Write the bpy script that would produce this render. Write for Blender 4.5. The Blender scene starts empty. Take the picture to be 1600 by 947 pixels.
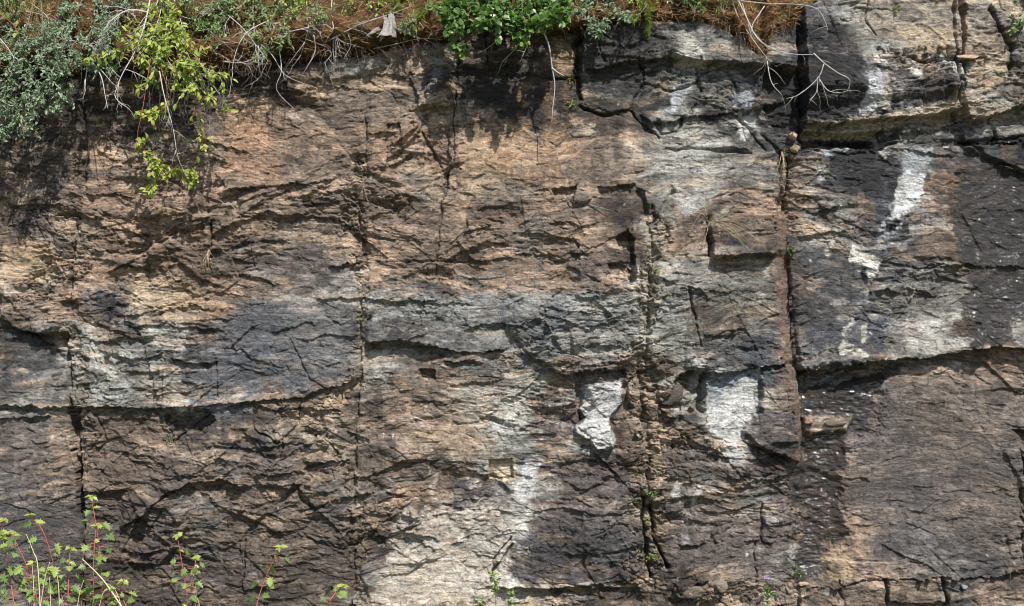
import bpy, math, random
import numpy as np
from mathutils import Vector, Matrix, noise as mnoise

# ---------------------------------------------------------------- camera, world, sun
scene = bpy.context.scene
C = scene.collection
S = 0.004                      # metres on the cliff plane for one unit of the survey drawing
CAMY = -8.0
CX, CZ = 800*S, 473.5*S
cam_d = bpy.data.cameras.new('camera'); cam = bpy.data.objects.new('camera', cam_d); C.objects.link(cam)
cam.location = (CX, CAMY, CZ); cam.rotation_euler = (math.radians(90), 0, 0)
cam_d.sensor_width = 36; cam_d.lens = 36*8.0/(1600*S); cam_d.clip_end = 500; cam_d.clip_start = .05
scene.camera = cam

EL, AZ = math.radians(50), math.radians(24)
sdir = Vector((math.sin(AZ)*math.cos(EL), -math.cos(AZ)*math.cos(EL), math.sin(EL)))
world = bpy.data.worlds.new('World'); scene.world = world; world.use_nodes = True
wn = world.node_tree.nodes; wl = world.node_tree.links
sky = wn.new('ShaderNodeTexSky'); sky.sky_type = 'NISHITA'; sky.sun_disc = False
sky.sun_elevation = EL; sky.sun_rotation = math.pi-AZ
wl.new(sky.outputs[0], wn['Background'].inputs[0]); wn['Background'].inputs[1].default_value = 0.10
sun_d = bpy.data.lights.new('sun', 'SUN'); sun_d.energy = 4.6; sun_d.angle = math.radians(0.5); sun_d.color = (1, .965, .915)
sun = bpy.data.objects.new('sun', sun_d); C.objects.link(sun)
sun.rotation_euler = (-sdir).to_track_quat('-Z', 'Y').to_euler(); sun.location = (6, -6, 8)
scene.view_settings.view_transform = 'Standard'; scene.view_settings.look = 'None'
scene.view_settings.gamma = 1; scene.view_settings.exposure = 0.68
scene.view_settings.use_curve_mapping = False
scene.cycles.filter_width = 1.0

# ---------------------------------------------------------------- helpers
def at(px, py, y=0.0):
    """point at depth y that the drawing shows at (px, py)"""
    k = (y-CAMY)/8.0
    return Vector((CX+(px-800)*S*k, y, CZ+(473.5-py)*S*k))
def lin(c):
    return tuple(((v/255)/12.92 if v/255 <= .04045 else ((v/255+.055)/1.055)**2.4) for v in c)
def tag(o, label=None, cat=None, group=None, kind=None):
    if label: o['label'] = label
    if cat: o['category'] = cat
    if group: o['group'] = group
    if kind: o['kind'] = kind
    return o
def empty(name, loc, label, cat, group=None):
    o = bpy.data.objects.new(name, None); C.objects.link(o); o.location = loc; o.empty_display_size = .05
    return tag(o, label, cat, group)
def link_mesh(name, me, mat, parent=None):
    o = bpy.data.objects.new(name, me); C.objects.link(o)
    if mat:
        for m in (mat if isinstance(mat, (list, tuple)) else [mat]): me.materials.append(m)
    if parent:
        o.parent = parent; o.location = -parent.location   # meshes are laid out in world coordinates
    return o
class MB:
    def __init__(s): s.v = []; s.f = []; s.n = 0
    def add(s, vs, fs):
        b = s.n; s.v.extend(vs); s.f.extend([tuple(i+b for i in f) for f in fs]); s.n += len(vs)
    def tube(s, pts, r0, r1, sides=5, cap=True, join=True):
        n = len(pts); near = None
        if join and s.n:                                  # grow out of the nearest ring already there
            p0 = pts[0]; near = min(range(s.n), key=lambda i: (s.v[i]-p0).length_squared)
        if n < 2: return
        vs = []; fs = []
        up = Vector((.3, .2, .9)).normalized()
        for i, p in enumerate(pts):
            t = (pts[min(i+1, n-1)]-pts[max(i-1, 0)])
            if t.length < 1e-7: t = Vector((0, 0, 1))
            t.normalize(); a = t.cross(up)
            if a.length < .05: a = t.cross(Vector((1, 0, 0)))
            a.normalize(); b = t.cross(a)
            r = r0+(r1-r0)*i/(n-1)
            for k in range(sides):
                q = 2*math.pi*k/sides
                vs.append(p+a*(math.cos(q)*r)+b*(math.sin(q)*r))
        for i in range(n-1):
            for k in range(sides):
                k2 = (k+1) % sides
                fs.append((i*sides+k, i*sides+k2, (i+1)*sides+k2, (i+1)*sides+k))
        if cap:
            fs.append(tuple(range(sides))[::-1]); fs.append(tuple((n-1)*sides+k for k in range(sides)))
        b0 = s.n; s.add(vs, fs)
        if near is not None: s.f.extend([(near, b0+(k+1) % sides, b0+k) for k in range(sides)])
    def build(s, name, mat, parent=None, smooth=True):
        me = bpy.data.meshes.new(name); me.from_pydata([tuple(v) for v in s.v], [], s.f)
        if smooth: me.polygons.foreach_set('use_smooth', [True]*len(me.polygons))
        me.update()
        return link_mesh(name, me, mat, parent)

# ---------------------------------------------------------------- numpy noise
rs = np.random.RandomState(7)
TB = [rs.rand(256, 256).astype(np.float32) for _ in range(8)]
def vn(x, y, seed=0):
    t = TB[seed % 8]
    x = x+seed*17.31; y = y+seed*9.77
    xi = np.floor(x); yi = np.floor(y); fx = (x-xi).astype(np.float32); fy = (y-yi).astype(np.float32)
    xi = xi.astype(np.int32) & 255; yi = yi.astype(np.int32) & 255
    fx = fx*fx*fx*(fx*(fx*6-15)+10); fy = fy*fy*fy*(fy*(fy*6-15)+10)
    x1 = (xi+1) & 255; y1 = (yi+1) & 255
    a = t[yi, xi]; b = t[yi, x1]; c = t[y1, xi]; d = t[y1, x1]
    return (a+(b-a)*fx)*(1-fy)+(c+(d-c)*fx)*fy-.5
def fbm(x, y, seed=0, o=4, g=.5):
    s = 0; a = 1
    for i in range(o):
        s = s+a*vn(x, y, seed+i); x = x*2.03+3.1; y = y*2.03+7.7; a *= g
    return s
def voro(x, y, seed=0):
    """returns F1, F2, id-random(3) of a jittered grid"""
    xi = np.floor(x).astype(np.int32); yi = np.floor(y).astype(np.int32)
    J1, J2, J3, J4, J5 = TB[seed % 8], TB[(seed+1) % 8], TB[(seed+2) % 8], TB[(seed+3) % 8], TB[(seed+4) % 8]
    f1 = np.full(x.shape, 9., np.float32); f2 = f1.copy()
    r = [np.zeros(x.shape, np.float32) for _ in range(3)]; ddx = r[0].copy(); ddy = r[0].copy()
    for i in (-1, 0, 1):
        for j in (-1, 0, 1):
            cx = (xi+i); cy = (yi+j); a = cx & 255; b = cy & 255
            dx = (cx+J1[b, a]-x).astype(np.float32); dy = (cy+J2[b, a]-y).astype(np.float32)
            d = dx*dx+dy*dy
            m = d < f1
            f2 = np.where(m, f1, np.minimum(f2, d)); f1 = np.where(m, d, f1)
            r[0] = np.where(m, J3[b, a], r[0]); r[1] = np.where(m, J4[b, a], r[1]); r[2] = np.where(m, J5[b, a], r[2])
            ddx = np.where(m, dx, ddx); ddy = np.where(m, dy, ddy)
    return np.sqrt(f1), np.sqrt(f2), r, ddx, ddy
def sst(a, b, x):
    t = np.clip((x-a)/(b-a), 0, 1); return t*t*(3-2*t)

# ---------------------------------------------------------------- cliff: relief and stains surveyed on a grid
def axis(a0, a1, step, lo, hi, g):
    core = np.arange(a0, a1+.01, step); L = []; R = []
    s = step; p = a0
    while p > lo: s *= g; p -= s; L.append(p)
    s = step; p = a1
    while p < hi: s *= g; p += s; R.append(p)
    return np.concatenate([np.array(L[::-1]), core, np.array(R)]).astype(np.float32)
AXX = axis(-30, 1630, 1.0, -4200, 5800, 1.045)
AXY = axis(-30, 965, 1.0, -60, 1120, 1.02)
X, Y = np.meshgrid(AXX, AXY)
H = np.zeros(X.shape, np.float32)
NX, NY = len(AXX), len(AXY)
def win(x0, x1, y0, y1):
    i0, i1 = np.searchsorted(AXX, [x0, x1]); j0, j1 = np.searchsorted(AXY, [y0, y1])
    return slice(max(j0, 0), min(j1+1, NY)), slice(max(i0, 0), min(i1+1, NX))

# top lip of the rock
TOP = [(-4300, 90), (0, 118), (100, 112), (200, 112), (300, 122), (400, 112), (440, 100), (500, 92), (560, 88), (600, 84), (640, 74), (706, 70), (716, 56),
       (760, 48), (850, 52), (900, 44), (960, 34), (1010, 30), (1100, 33), (1145, 48), (1175, 92), (1196, 96), (1204, 55), (1243, 35),
       (1250, 16), (1300, 8), (1350, 2), (1480, -6), (1600, -14), (1640, -16), (5900, -20)]
TX = np.array([p[0] for p in TOP], np.float32); TY = np.array([p[1] for p in TOP], np.float32)
def lip(x): return np.interp(x, TX, TY)

warp1 = fbm(X/210, Y/150, 1, 3)*40
warp2 = fbm(X/60, Y/40, 2, 3)*14
YW = Y+warp1*.8+warp2*.28                       # bedding coordinate: wavy horizontal foliation
XW = X+fbm(X/90, Y/90, 5, 3)*26

# smooth / rough regions (cx, cy, rx, ry, roughness)
rough = np.ones(X.shape, np.float32)*.9
for cx, cy, rx, ry, v in [(450, 235, 140, 75, .38), (840, 190, 140, 90, .22), (900, 235, 150, 60, .3), (1460, 720, 150, 150, .32), (70, 800, 75, 140, .5), (900, 820, 120, 60, .8),
                          (1130, 260, 80, 60, .4), (1430, 70, 110, 60, .35), (640, 650, 100, 60, .8), (770, 900, 120, 50, .6), (1400, 470, 150, 80, .75), (1390, 290, 110, 60, .6),
                          (790, 740, 60, 50, .5), (200, 240, 110, 60, .8), (430, 480, 130, 60, .7), (30, 590, 60, 60, .5), (1150, 640, 50, 50, .45),
                          (360, 850, 200, 90, 1.25), (450, 700, 120, 80, 1.3), (480, 350, 160, 60, 1.25), (250, 380, 120, 60, 1.2), (870, 520, 130, 70, 1.15), (650, 780, 110, 80, 1.2)]:
    d = ((X-cx)/rx)**2+((Y-cy)/ry)**2+warp2*.02
    w = 1-sst(.6, 1.5, d); rough = rough*(1-w)+v*w

cellr = voro(XW/150+warp2/50, Y/85+warp1/60, 6)[2]
rough *= .30+.95*sst(.1, .9, cellr[0]*.75+fbm(X/150, Y/90, 4, 2)*.6+.12)
# 1 broad undulation
H += fbm(X/330, Y/230, 3, 3)*.10
# 2 bedding saw-tooth: each bed bulges downwards and is cut back under
FAULT = voro(XW/170+warp2/90, Y/260+warp1/200, 3)[2][0]
def saw(per, sk, seed, amp, sharp=.12):
    ph = YW/per+fbm(X/(per*5), Y/(per*2.5), seed, 4)*2.2+FAULT*1.3
    f = ph-np.floor(ph)
    prof = f**1.5*(1-sst(1-sharp, 1, f))            # grows downwards then cuts back
    m = sst(-.05, .3, fbm(X/(per*4.5), Y/(per*1.3), seed+3, 2)+.12)
    return prof*m*amp
H += saw(66, 0, 1, .017)*rough
H += saw(29, 0, 4, .007)*rough
H += saw(11, 0, 6, .006)*rough
# 3 angular fracture facets, small plates with their own tilt
for cell, an, amp, tl, sd in [(150, 1.6, .034, .06, 0), (62, 1.9, .020, .050, 2), (24, 1.8, .008, .022, 4)]:
    f1, f2, r, dx, dy = voro(XW/(cell*an), YW/cell, sd)
    edge = sst(0, .05, f2-f1)
    H += ((r[0]-.5)*amp*1.6+(dx*(r[1]-.5)+dy*(r[2]-.35))*tl)*(.35+.65*edge)*rough*.75
RX = (X*.86+Y*.5); RY = (-X*.5+Y*.86)                      # oblique joint set
for cell, an, amp, tl, sd in [(84, 1.7, .018, .075, 1), (36, 1.5, .010, .042, 3), (14, 1.5, .0045, .018, 5)]:
    f1, f2, r, dx, dy = voro((RX+warp2*.6)/(cell*an), (RY+warp2*.4)/cell, sd)
    H += ((r[0]-.5)*amp*1.6+(dx*(r[1]-.5)+dy*(r[2]-.35))*tl)*rough*.7
del f1, f2, r, dx, dy

rg = random.Random(11)
def ledge(pts, D, L=26, under=.45, Lb=14, jag=3.5, tap=18, sd=0):
    """overhang along pts: rock swells out above the line and is cut back below it"""
    xs = np.array([p[0] for p in pts], np.float32); ys = np.array([p[1] for p in pts], np.float32)
    sl = win(xs[0]-2, xs[-1]+2, ys.min()-L*4-15, ys.max()+Lb*4+15)
    x = X[sl]; y = Y[sl]
    if x.size == 0: return
    yl = np.interp(x, xs, ys)+(vn(x/17, x*0+sd*3.3, sd)*2+vn(x/6, x*0+sd*1.7, sd+1)*1.3+vn(x/2.6, y/5, sd+2)*.9)*jag
    T = sst(0, 1, (x-xs[0])/tap)*sst(0, 1, (xs[-1]-x)/tap)*(.75+.7*vn(x/34, x*0+sd, sd+2))
    d = yl-y
    H[sl] += D*T*np.where(d > 0, np.exp(-np.maximum(d, 0)/L), -under*np.exp(np.minimum(d, 0)/Lb))
def crack(pts, D, w=2.2, jag=5, sd=0, fade=True):
    xs = [p[0] for p in pts]; ys = [p[1] for p in pts]
    sl = win(min(xs)-w*5-jag*2, max(xs)+w*5+jag*2, min(ys)-w*5-jag*2, max(ys)+w*5+jag*2)
    x = X[sl]+(vn(X[sl]/16, Y[sl]/16, sd)*2+vn(X[sl]/6, Y[sl]/6, sd+1))*jag
    y = Y[sl]+(vn(X[sl]/16, Y[sl]/16, sd+3)*2+vn(X[sl]/6, Y[sl]/6, sd+4))*jag*.7
    if x.size == 0: return
    best = np.full(x.shape, 1e9, np.float32)
    for (ax, ay), (bx, by) in zip(pts[:-1], pts[1:]):
        vx, vy = bx-ax, by-ay; t = np.clip(((x-ax)*vx+(y-ay)*vy)/(vx*vx+vy*vy+1e-6), 0, 1)
        best = np.minimum(best, (x-ax-t*vx)**2+(y-ay-t*vy)**2)
    wv = w*(.45+1.5*np.clip(vn(x/13, y/13, sd+2)+.4, 0, 1))
    H[sl] -= D*np.exp(-best/(wv*wv))*(.65+.9*np.clip(vn(x/22, y/22, sd+5)+.3, 0, 1))
def polymask(poly, soft=3, jag=6, sd=0, pad=30):
    """soft inside mask of a polygon with a ragged outline"""
    xs = [p[0] for p in poly]; ys = [p[1] for p in poly]
    sl = win(min(xs)-pad, max(xs)+pad, min(ys)-pad, max(ys)+pad)
    x = X[sl]+(vn(X[sl]/14, Y[sl]/14, sd)*1.6+vn(X[sl]/5, Y[sl]/5, sd+1)*.9+vn(X[sl]/2.2, Y[sl]/2.2, sd+4)*.5)*jag
    y = Y[sl]+(vn(X[sl]/14, Y[sl]/14, sd+2)*1.6+vn(X[sl]/5, Y[sl]/5, sd+3)*.9+vn(X[sl]/2.2, Y[sl]/2.2, sd+5)*.5)*jag
    ins = np.zeros(x.shape, bool); best = np.full(x.shape, 1e9, np.float32)
    n = len(poly)
    for i in range(n):
        ax, ay = poly[i]; bx, by = poly[(i+1) % n]
        vx, vy = bx-ax, by-ay; t = np.clip(((x-ax)*vx+(y-ay)*vy)/(vx*vx+vy*vy+1e-6), 0, 1)
        best = np.minimum(best, (x-ax-t*vx)**2+(y-ay-t*vy)**2)
        if by != ay:
            c = ((ay > y) != (by > y)) & (x < (bx-ax)*(y-ay)/(by-ay)+ax); ins ^= c
    sd_ = np.sqrt(best)*np.where(ins, 1, -1)
    return sl, sst(-soft, soft, sd_), sd_
def plate(poly, off, tx=0, ty=0, soft=1.5, jag=4, sd=0):
    sl, m, _ = polymask(poly, soft, jag, sd)
    cx = sum(p[0] for p in poly)/len(poly); cy = sum(p[1] for p in poly)/len(poly)
    H[sl] += m*(off+(X[sl]-cx)*tx+(Y[sl]-cy)*ty)

# 4 chips: very many short overhanging flakes
for i in range(1500):
    x0 = rg.uniform(-30, 1630); y0 = rg.uniform(60, 960)
    big = rg.random()
    ln = 9+110*big**2.8; D = (.003+.017*big**2.4)
    j = min(max(int(y0+30), 0), NY-1); ii = np.searchsorted(AXX, x0)
    rr = rough[min(np.searchsorted(AXY, y0), NY-1), min(ii, NX-1)]
    if rg.random() > rr*.95+.02: continue
    tilt = rg.gauss(0, .14)+rg.choice([0, 0, 0, 0, -.35, -.55, .3]); arch = rg.gauss(.02, .05)*ln
    pts = []
    for k in range(5):
        t = k/4; pts.append((x0+ln*t, y0+tilt*ln*t-arch*4*t*(1-t)*.6))
    ledge(pts, D*rr, L=7+ln*.22, under=.22, Lb=4+ln*.07, jag=1.0+ln*.02, tap=2+ln*.16, sd=i)
for i in range(5200):   # thin spalls everywhere, hair-thin shadow lines
    x0 = rg.uniform(-25, 1625); y0 = rg.uniform(40, 960); q_ = rg.random(); ln = 5+34*q_**2.2; tilt = rg.gauss(0, .13)+rg.choice([0, 0, 0, -.4, .35])
    rr = min(1, .45+.6*rough[min(np.searchsorted(AXY, y0), NY-1), np.searchsorted(AXX, x0)])
    ledge([(x0, y0), (x0+ln*.5, y0+tilt*ln*.5-rg.gauss(.02, .05)*ln), (x0+ln, y0+tilt*ln)], (.0036+.0075*q_)*rr*rg.uniform(.5, 1.6), L=3+ln*.22, under=.25, Lb=2.5, jag=.9, tap=1.5+ln*.14, sd=i)
for i in range(650):   # short steep hairline fractures
    x0 = rg.uniform(-20, 1620); y0 = rg.uniform(90, 950)
    rr = rough[min(np.searchsorted(AXY, y0), NY-1), np.searchsorted(AXX, x0)]
    if rg.random() > rr: continue
    ln = 8+40*rg.random()**2; a = rg.gauss(math.pi/2, .5) if rg.random() < .6 else rg.gauss(.2, .35)
    crack([(x0, y0), (x0+math.cos(a)*ln, y0+math.sin(a)*ln)], .004+.009*rg.random(), w=1.0+.6*rg.random(), jag=3, sd=i)

# 5 the big slabs and recesses
plate([(1252, -60), (1478, -60), (1492, 60), (1496, 172), (1420, 186), (1340, 192), (1256, 196)], .13, 0.00020, 0, 1.2, 2, 1)
plate([(1250, 165), (1495, 150), (1497, 188), (1420, 196), (1350, 203), (1256, 207)], -.05, 0, 0, 8, 2, 2)
plate([(1500, -60), (5000, -60), (5000, 150), (1600, 165), (1560, 180), (1510, 190), (1498, 150)], .12, 0, 0, 1.5, 3, 3)
plate([(1290, 206), (1500, 196), (1502, 218), (1440, 222), (1380, 222), (1300, 214)], .01, 0, 0, 1.5, 3, 4)
plate([(1246, 218), (1400, 222), (1380, 234), (1250, 224)], -.08, 0, 0, 3, 3, 40)
plate([(1246, 206), (1330, 208), (1400, 203), (1400, 216), (1340, 230), (1250, 232)], -.12, 0, 0, 2.5, 3, 41)
plate([(1505, 195), (5000, 180), (5000, 220), (1600, 222), (1510, 222)], .05, 0, 0, 1.5, 3, 5)
plate([(1512, 228), (1600, 222), (1640, 222), (1640, 272), (1600, 270), (1550, 252)], .05, 0, 0, 1.5, 3, 6)
plate([(1190, 100), (1248, 110), (1250, 205), (1225, 210), (1200, 190), (1188, 150)], -.05, 0, 0, 2.5, 4, 7)
plate([(910, 45), (1010, 30), (1110, 35), (1150, 55), (1190, 100), (1240, 104), (1240, 112), (1150, 100), (1100, 96), (1050, 86), (960, 100), (910, 110)], .055, 0, 0, 1.5, 4, 8)
plate([(1045, 90), (1180, 105), (1195, 175), (1085, 180), (1045, 188), (1000, 165), (1010, 110)], -.015, 0, 0, 2, 4, 9)
plate([(718, 50), (815, 52), (815, 98), (720, 106)], .035, 0, 0, 1.5, 3, 10)
plate([(640, 120), (702, 110), (706, 150), (690, 168), (648, 170), (655, 150)], .035, 0, 0, 1.5, 4, 11)
plate([(650, 172), (706, 168), (700, 290), (690, 300), (660, 230), (668, 200)], -.035, 0, 0, 2, 5, 12)
plate([(605, 240), (640, 205), (655, 185), (658, 205), (640, 228), (605, 250)], .035, 0, 0, 1.5, 3, 13)
plate([(576, 190), (606, 185), (622, 195), (624, 206), (606, 209), (576, 211)], .02, 0, 0, 1.2, 2, 14)
plate([(606, 196), (625, 194), (626, 206), (606, 206)], -.035, 0, 0, 1.2, 1, 14)
plate([(862, 296), (900, 290), (892, 318), (866, 320)], -.05, 0, 0, 1.5, 4, 15)
plate([(935, 292), (992, 290), (985, 306), (945, 312)], -.04, 0, 0, 1.5, 4, 16)
plate([(980, 360), (990, 372), (992, 440), (986, 446), (976, 400), (960, 372)], -.07, 0, 0, 1.5, 3, 17)
plate([(1106, 352), (1140, 338), (1212, 335), (1210, 396), (1112, 402)], .055, 0, 0, 1.2, 2, 18)
plate([(1108, 404), (1205, 398), (1200, 416), (1112, 414)], -.02, 0, 0, 2, 3, 19)
plate([(895, 582), (975, 577), (985, 640), (960, 665), (905, 660)], -.055, 0, 0, 2, 4, 20)
plate([(916, 602), (968, 598), (972, 630), (952, 655), (956, 697), (932, 700), (920, 684), (897, 678), (897, 668), (915, 655), (906, 640)], .06, 0, 0, 1.2, 3, 21)
plate([(898, 664), (955, 655), (957, 698), (932, 700), (922, 684), (898, 678)], .025, 0, 0, 1.2, 3, 22)
plate([(1066, 582), (1110, 582), (1098, 640), (1060, 650), (1034, 640), (1050, 600)], -.08, 0, 0, 3, 5, 23)
plate([(1032, 600), (1070, 605), (1088, 640), (1050, 652), (1030, 640)], .05, 0, 0, 3, 4, 24)
plate([(1108, 600), (1160, 578), (1205, 573), (1180, 620), (1184, 660), (1160, 690), (1130, 688), (1100, 665)], -.02, .0003, 0, 2, 4, 25)
plate([(1190, 580), (1246, 572), (1250, 716), (1235, 720), (1180, 692), (1160, 672), (1186, 645)], .065, .0002, 0, 2, 3, 26)
plate([(1240, 580), (1420, 565), (1480, 552), (1500, 556), (1400, 575), (1380, 600), (1370, 680), (1320, 690), (1312, 800), (1330, 840), (1290, 900), (1244, 905), (1250, 800), (1252, 720), (1250, 600)], -.05, .0002, 0, 14, 5, 27)
plate([(1246, 578), (1420, 562), (1400, 580), (1300, 610), (1250, 620)], -.05, 0, 0, 6, 5, 27)
plate([(1256, 652), (1300, 648), (1330, 655), (1325, 674), (1256, 678)], .05, 0, 0, 1.5, 3, 28)
plate([(102, 636), (128, 640), (122, 690), (132, 760), (140, 800), (126, 800), (122, 740), (112, 680)], -.10, 0, 0, 2, 4, 29)
plate([(40, 522), (104, 522), (104, 560), (92, 600), (80, 580), (70, 545)], -.06, 0, 0, 3, 4, 30)
plate([(94, 470), (122, 468), (120, 486), (96, 488)], -.05, 0, 0, 1.5, 2, 31)
plate([(0, 455), (92, 462), (95, 512), (60, 520), (30, 518), (0, 490)], .03, 0, 0, 1.5, 4, 32)
plate([(764, 718), (800, 716), (802, 746), (788, 752), (764, 748)], -.035, 0, 0, 1.2, 1, 33)
plate([(655, 576), (680, 578), (682, 592), (660, 590)], -.06, 0, 0, 1.2, 2, 34)
plate([(572, 536), (640, 535), (700, 548), (660, 572), (600, 575), (572, 570)], -.05, 0, 0, 5, 4, 35)
plate([(690, 735), (770, 745), (800, 770), (780, 792), (740, 800), (705, 782), (686, 755)], -.03, 0, .0002, 4, 4, 36)
plate([(262, 648), (330, 640), (340, 655), (320, 680), (300, 672), (275, 690)], -.055, 0, 0, 2, 4, 37)
plate([(1578, 672), (1640, 668), (1640, 695), (1600, 690)], -.08, 0, 0, 2, 3, 38)
plate([(1560, 700), (1640, 700), (1640, 880), (1555, 890), (1590, 850), (1590, 760)], .02, 0, 0, 2, 4, 39)
plate([(0, 640), (105, 640), (120, 720), (128, 970), (-200, 970), (-200, 640)], .03, -.0002, 0, 2, 2, 41)
plate([(135, 640), (560, 600), (556, 970), (135, 970)], .015, 0, 0, 2, 4, 42)
plate([(380, 845), (470, 850), (468, 900), (384, 918)], .02, 0, 0, 1.5, 2, 43)
plate([(1250, 918), (1380, 908), (1378, 985), (1250, 985)], .05, 0, 0, 1.5, 3, 44)
plate([(1384, 905), (1465, 900), (1470, 938), (1386, 940)], .045, 0, 0, 1.5, 3, 45)
plate([(1472, 902), (1700, 880), (1700, 985), (1474, 985)], .02, 0, 0, 1.5, 3, 46)
plate([(760, 918), (1000, 918), (1010, 985), (760, 985)], -.03, 0, 0, 2, 3, 47)
plate([(1050, 905), (1125, 900), (1130, 925), (1100, 932), (1056, 930)], .05, 0, 0, 2, 4, 48)
plate([(555, 945), (780, 945), (780, 985), (555, 985)], .0, 0, 0, 2, 3, 49)
plate([(440, 110), (492, 100), (506, 130), (486, 150), (446, 152)], .03, 0, 0, 3, 3, 50)
plate([(505, 102), (602, 90), (606, 106), (560, 118), (515, 126)], .03, 0, 0, 1.2, 2, 51)

LED = [([(345, 298), (400, 292), (480, 286), (525, 280)], .05, 30), ([(130, 305), (180, 302), (215, 308)], .03, 20), ([(0, 322), (60, 318), (105, 322)], .03, 20),
 ([(1238, 577), (1300, 580), (1340, 566), (1400, 560), (1450, 556), (1500, 547), (1550, 541), (1640, 548)], .14, 46),
 ([(1068, 582), (1110, 580), (1130, 582), (1160, 576), (1232, 567)], .08, 34), ([(1045, 82), (1100, 96), (1150, 99), (1200, 106), (1242, 112)], .05, 24),
 ([(-30, 632), (60, 634), (105, 636), (180, 634), (250, 636), (330, 633), (400, 626), (470, 619), (530, 602), (568, 590)], .07, 40),
 ([(-20, 485), (10, 503), (30, 519), (60, 521), (108, 520)], .06, 30), ([(568, 536), (610, 530), (680, 541), (720, 549), (795, 546)], .07, 30),
 ([(490, 466), (560, 467), (620, 470), (690, 469)], .03, 18), ([(718, 106), (760, 104), (820, 101)], .03, 14), ([(770, 112), (830, 114), (870, 119), (902, 118)], .02, 14),
 ([(905, 165), (940, 166), (962, 178), (1000, 168)], .025, 20), ([(1000, 174), (1020, 190), (1045, 190), (1085, 178), (1150, 177), (1196, 170)], .05, 20),
 ([(635, 172), (660, 172), (700, 158)], .05, 16), ([(604, 238), (630, 222), (660, 196)], .04, 12), ([(575, 264), (610, 262), (650, 238)], .04, 14),
 ([(190, 822), (235, 796), (266, 768), (300, 752), (350, 746), (392, 758)], .10, 30), ([(128, 764), (165, 765), (205, 758)], .05, 24), ([(-20, 655), (40, 652), (84, 648)], .04, 16),
 ([(770, 917), (830, 917), (900, 914), (960, 906), (1005, 914)], .05, 26), ([(1248, 916), (1300, 916), (1350, 906), (1420, 901), (1500, 899), (1560, 892), (1640, 882)], .05, 30),
 ([(1105, 802), (1150, 794), (1186, 784)], .03, 14), ([(1055, 848), (1080, 849), (1106, 848)], .04, 16), ([(1160, 845), (1190, 844), (1214, 846)], .04, 16), ([(890, 581), (930, 578), (980, 576)], .05, 22),
 ([(1108, 402), (1150, 401), (1208, 396)], .04, 20), ([(700, 386), (725, 364), (775, 350)], .03, 12), ([(690, 412), (715, 398), (760, 380), (830, 388)], .03, 14),
 ([(510, 420), (540, 412), (568, 414)], .035, 14), ([(330, 372), (365, 350), (420, 332), (460, 340)], .04, 18), ([(165, 428), (200, 414), (250, 426)], .04, 16),
 ([(325, 392), (360, 388), (400, 368)], .03, 12), ([(195, 375), (230, 382), (290, 366)], .03, 14), ([(1582, 668), (1600, 676), (1640, 680)], .05, 20),
 ([(1358, 455), (1380, 452), (1406, 458)], .03, 10), ([(1405, 453), (1430, 452), (1456, 460)], .025, 8), ([(1372, 846), (1400, 862), (1440, 876), (1470, 897)], .02, 18),
 ([(470, 722), (510, 722), (548, 714)], .05, 20), ([(556, 748), (590, 736), (630, 720), (690, 716)], .035, 18), ([(590, 790), (620, 793), (650, 782)], .03, 16),
 ([(400, 742), (440, 736), (470, 735)], .03, 14), ([(575, 842), (600, 840), (640, 822), (656, 812)], .03, 16), ([(590, 896), (640, 892), (672, 872)], .03, 16),
 ([(540, 868), (570, 832), (640, 792)], .02, 14), ([(700, 850), (730, 851)], .03, 8), ([(430, 640), (470, 636), (540, 640)], .04, 16),
 ([(380, 670), (420, 695), (465, 690)], .03, 16), ([(400, 828), (450, 826), (500, 842), (545, 870)], .02, 14), ([(400, 632), (430, 640), (460, 628)], .03, 10),
 ([(1240, 372), (1290, 362), (1330, 366)], .03, 12), ([(1380, 232), (1420, 236), (1500, 246)], .02, 18), ([(1420, 418), (1500, 414), (1640, 420)], .03, 26),
 ([(520, 532), (490, 536), (540, 524)][::1] and [(460, 532), (510, 524), (560, 525)], .025, 18), ([(420, 520), (470, 505), (500, 505)], .02, 14),
 ([(270, 560), (310, 566), (350, 562)], .05, 22), ([(170, 530), (220, 528), (250, 524)], .03, 16), ([(360, 545), (385, 520), (410, 505)], .03, 14),
 ([(180, 556), (225, 562), (270, 545)], .03, 12), ([(800, 512), (850, 494), (900, 502)], .03, 14), ([(820, 548), (836, 552), (850, 545)], .04, 16),
 ([(905, 520), (950, 498), (980, 488)], .02, 12), ([(720, 520), (745, 508), (800, 505)], .03, 14), ([(1095, 523), (1120, 524), (1160, 520)], .03, 12), ([(1060, 455), (1090, 450), (1110, 470)], .02, 10),
 ([(690, 566), (730, 562), (760, 566)], .03, 10), ([(700, 600), (740, 598), (790, 590)], .02, 12), ([(800, 395), (850, 400), (930, 394)], .03, 16), ([(860, 345), (900, 352), (940, 350)], .02, 12),
 ([(905, 570), (1000, 574)], .02, 12), ([(870, 775), (900, 780), (930, 778)], .02, 10), ([(830, 800), (880, 790), (930, 800), (1000, 798)], .025, 12), ([(1190, 600), (1230, 640)], .0, 10),
 ([(255, 690), (285, 675), (300, 680)], .02, 12), ([(1240, 225), (1300, 235), (1360, 240)], .02, 12), ([(1110, 232), (1150, 228), (1180, 238)], .025, 10), ([(1090, 612), (1130, 600)], .0, 8)]
for i, (p, D, L) in enumerate(LED):
    if D > 0: ledge(p, D*.86, L=L, under=.36, Lb=8+L*.3, jag=2.4, tap=12, sd=i+3)

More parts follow.
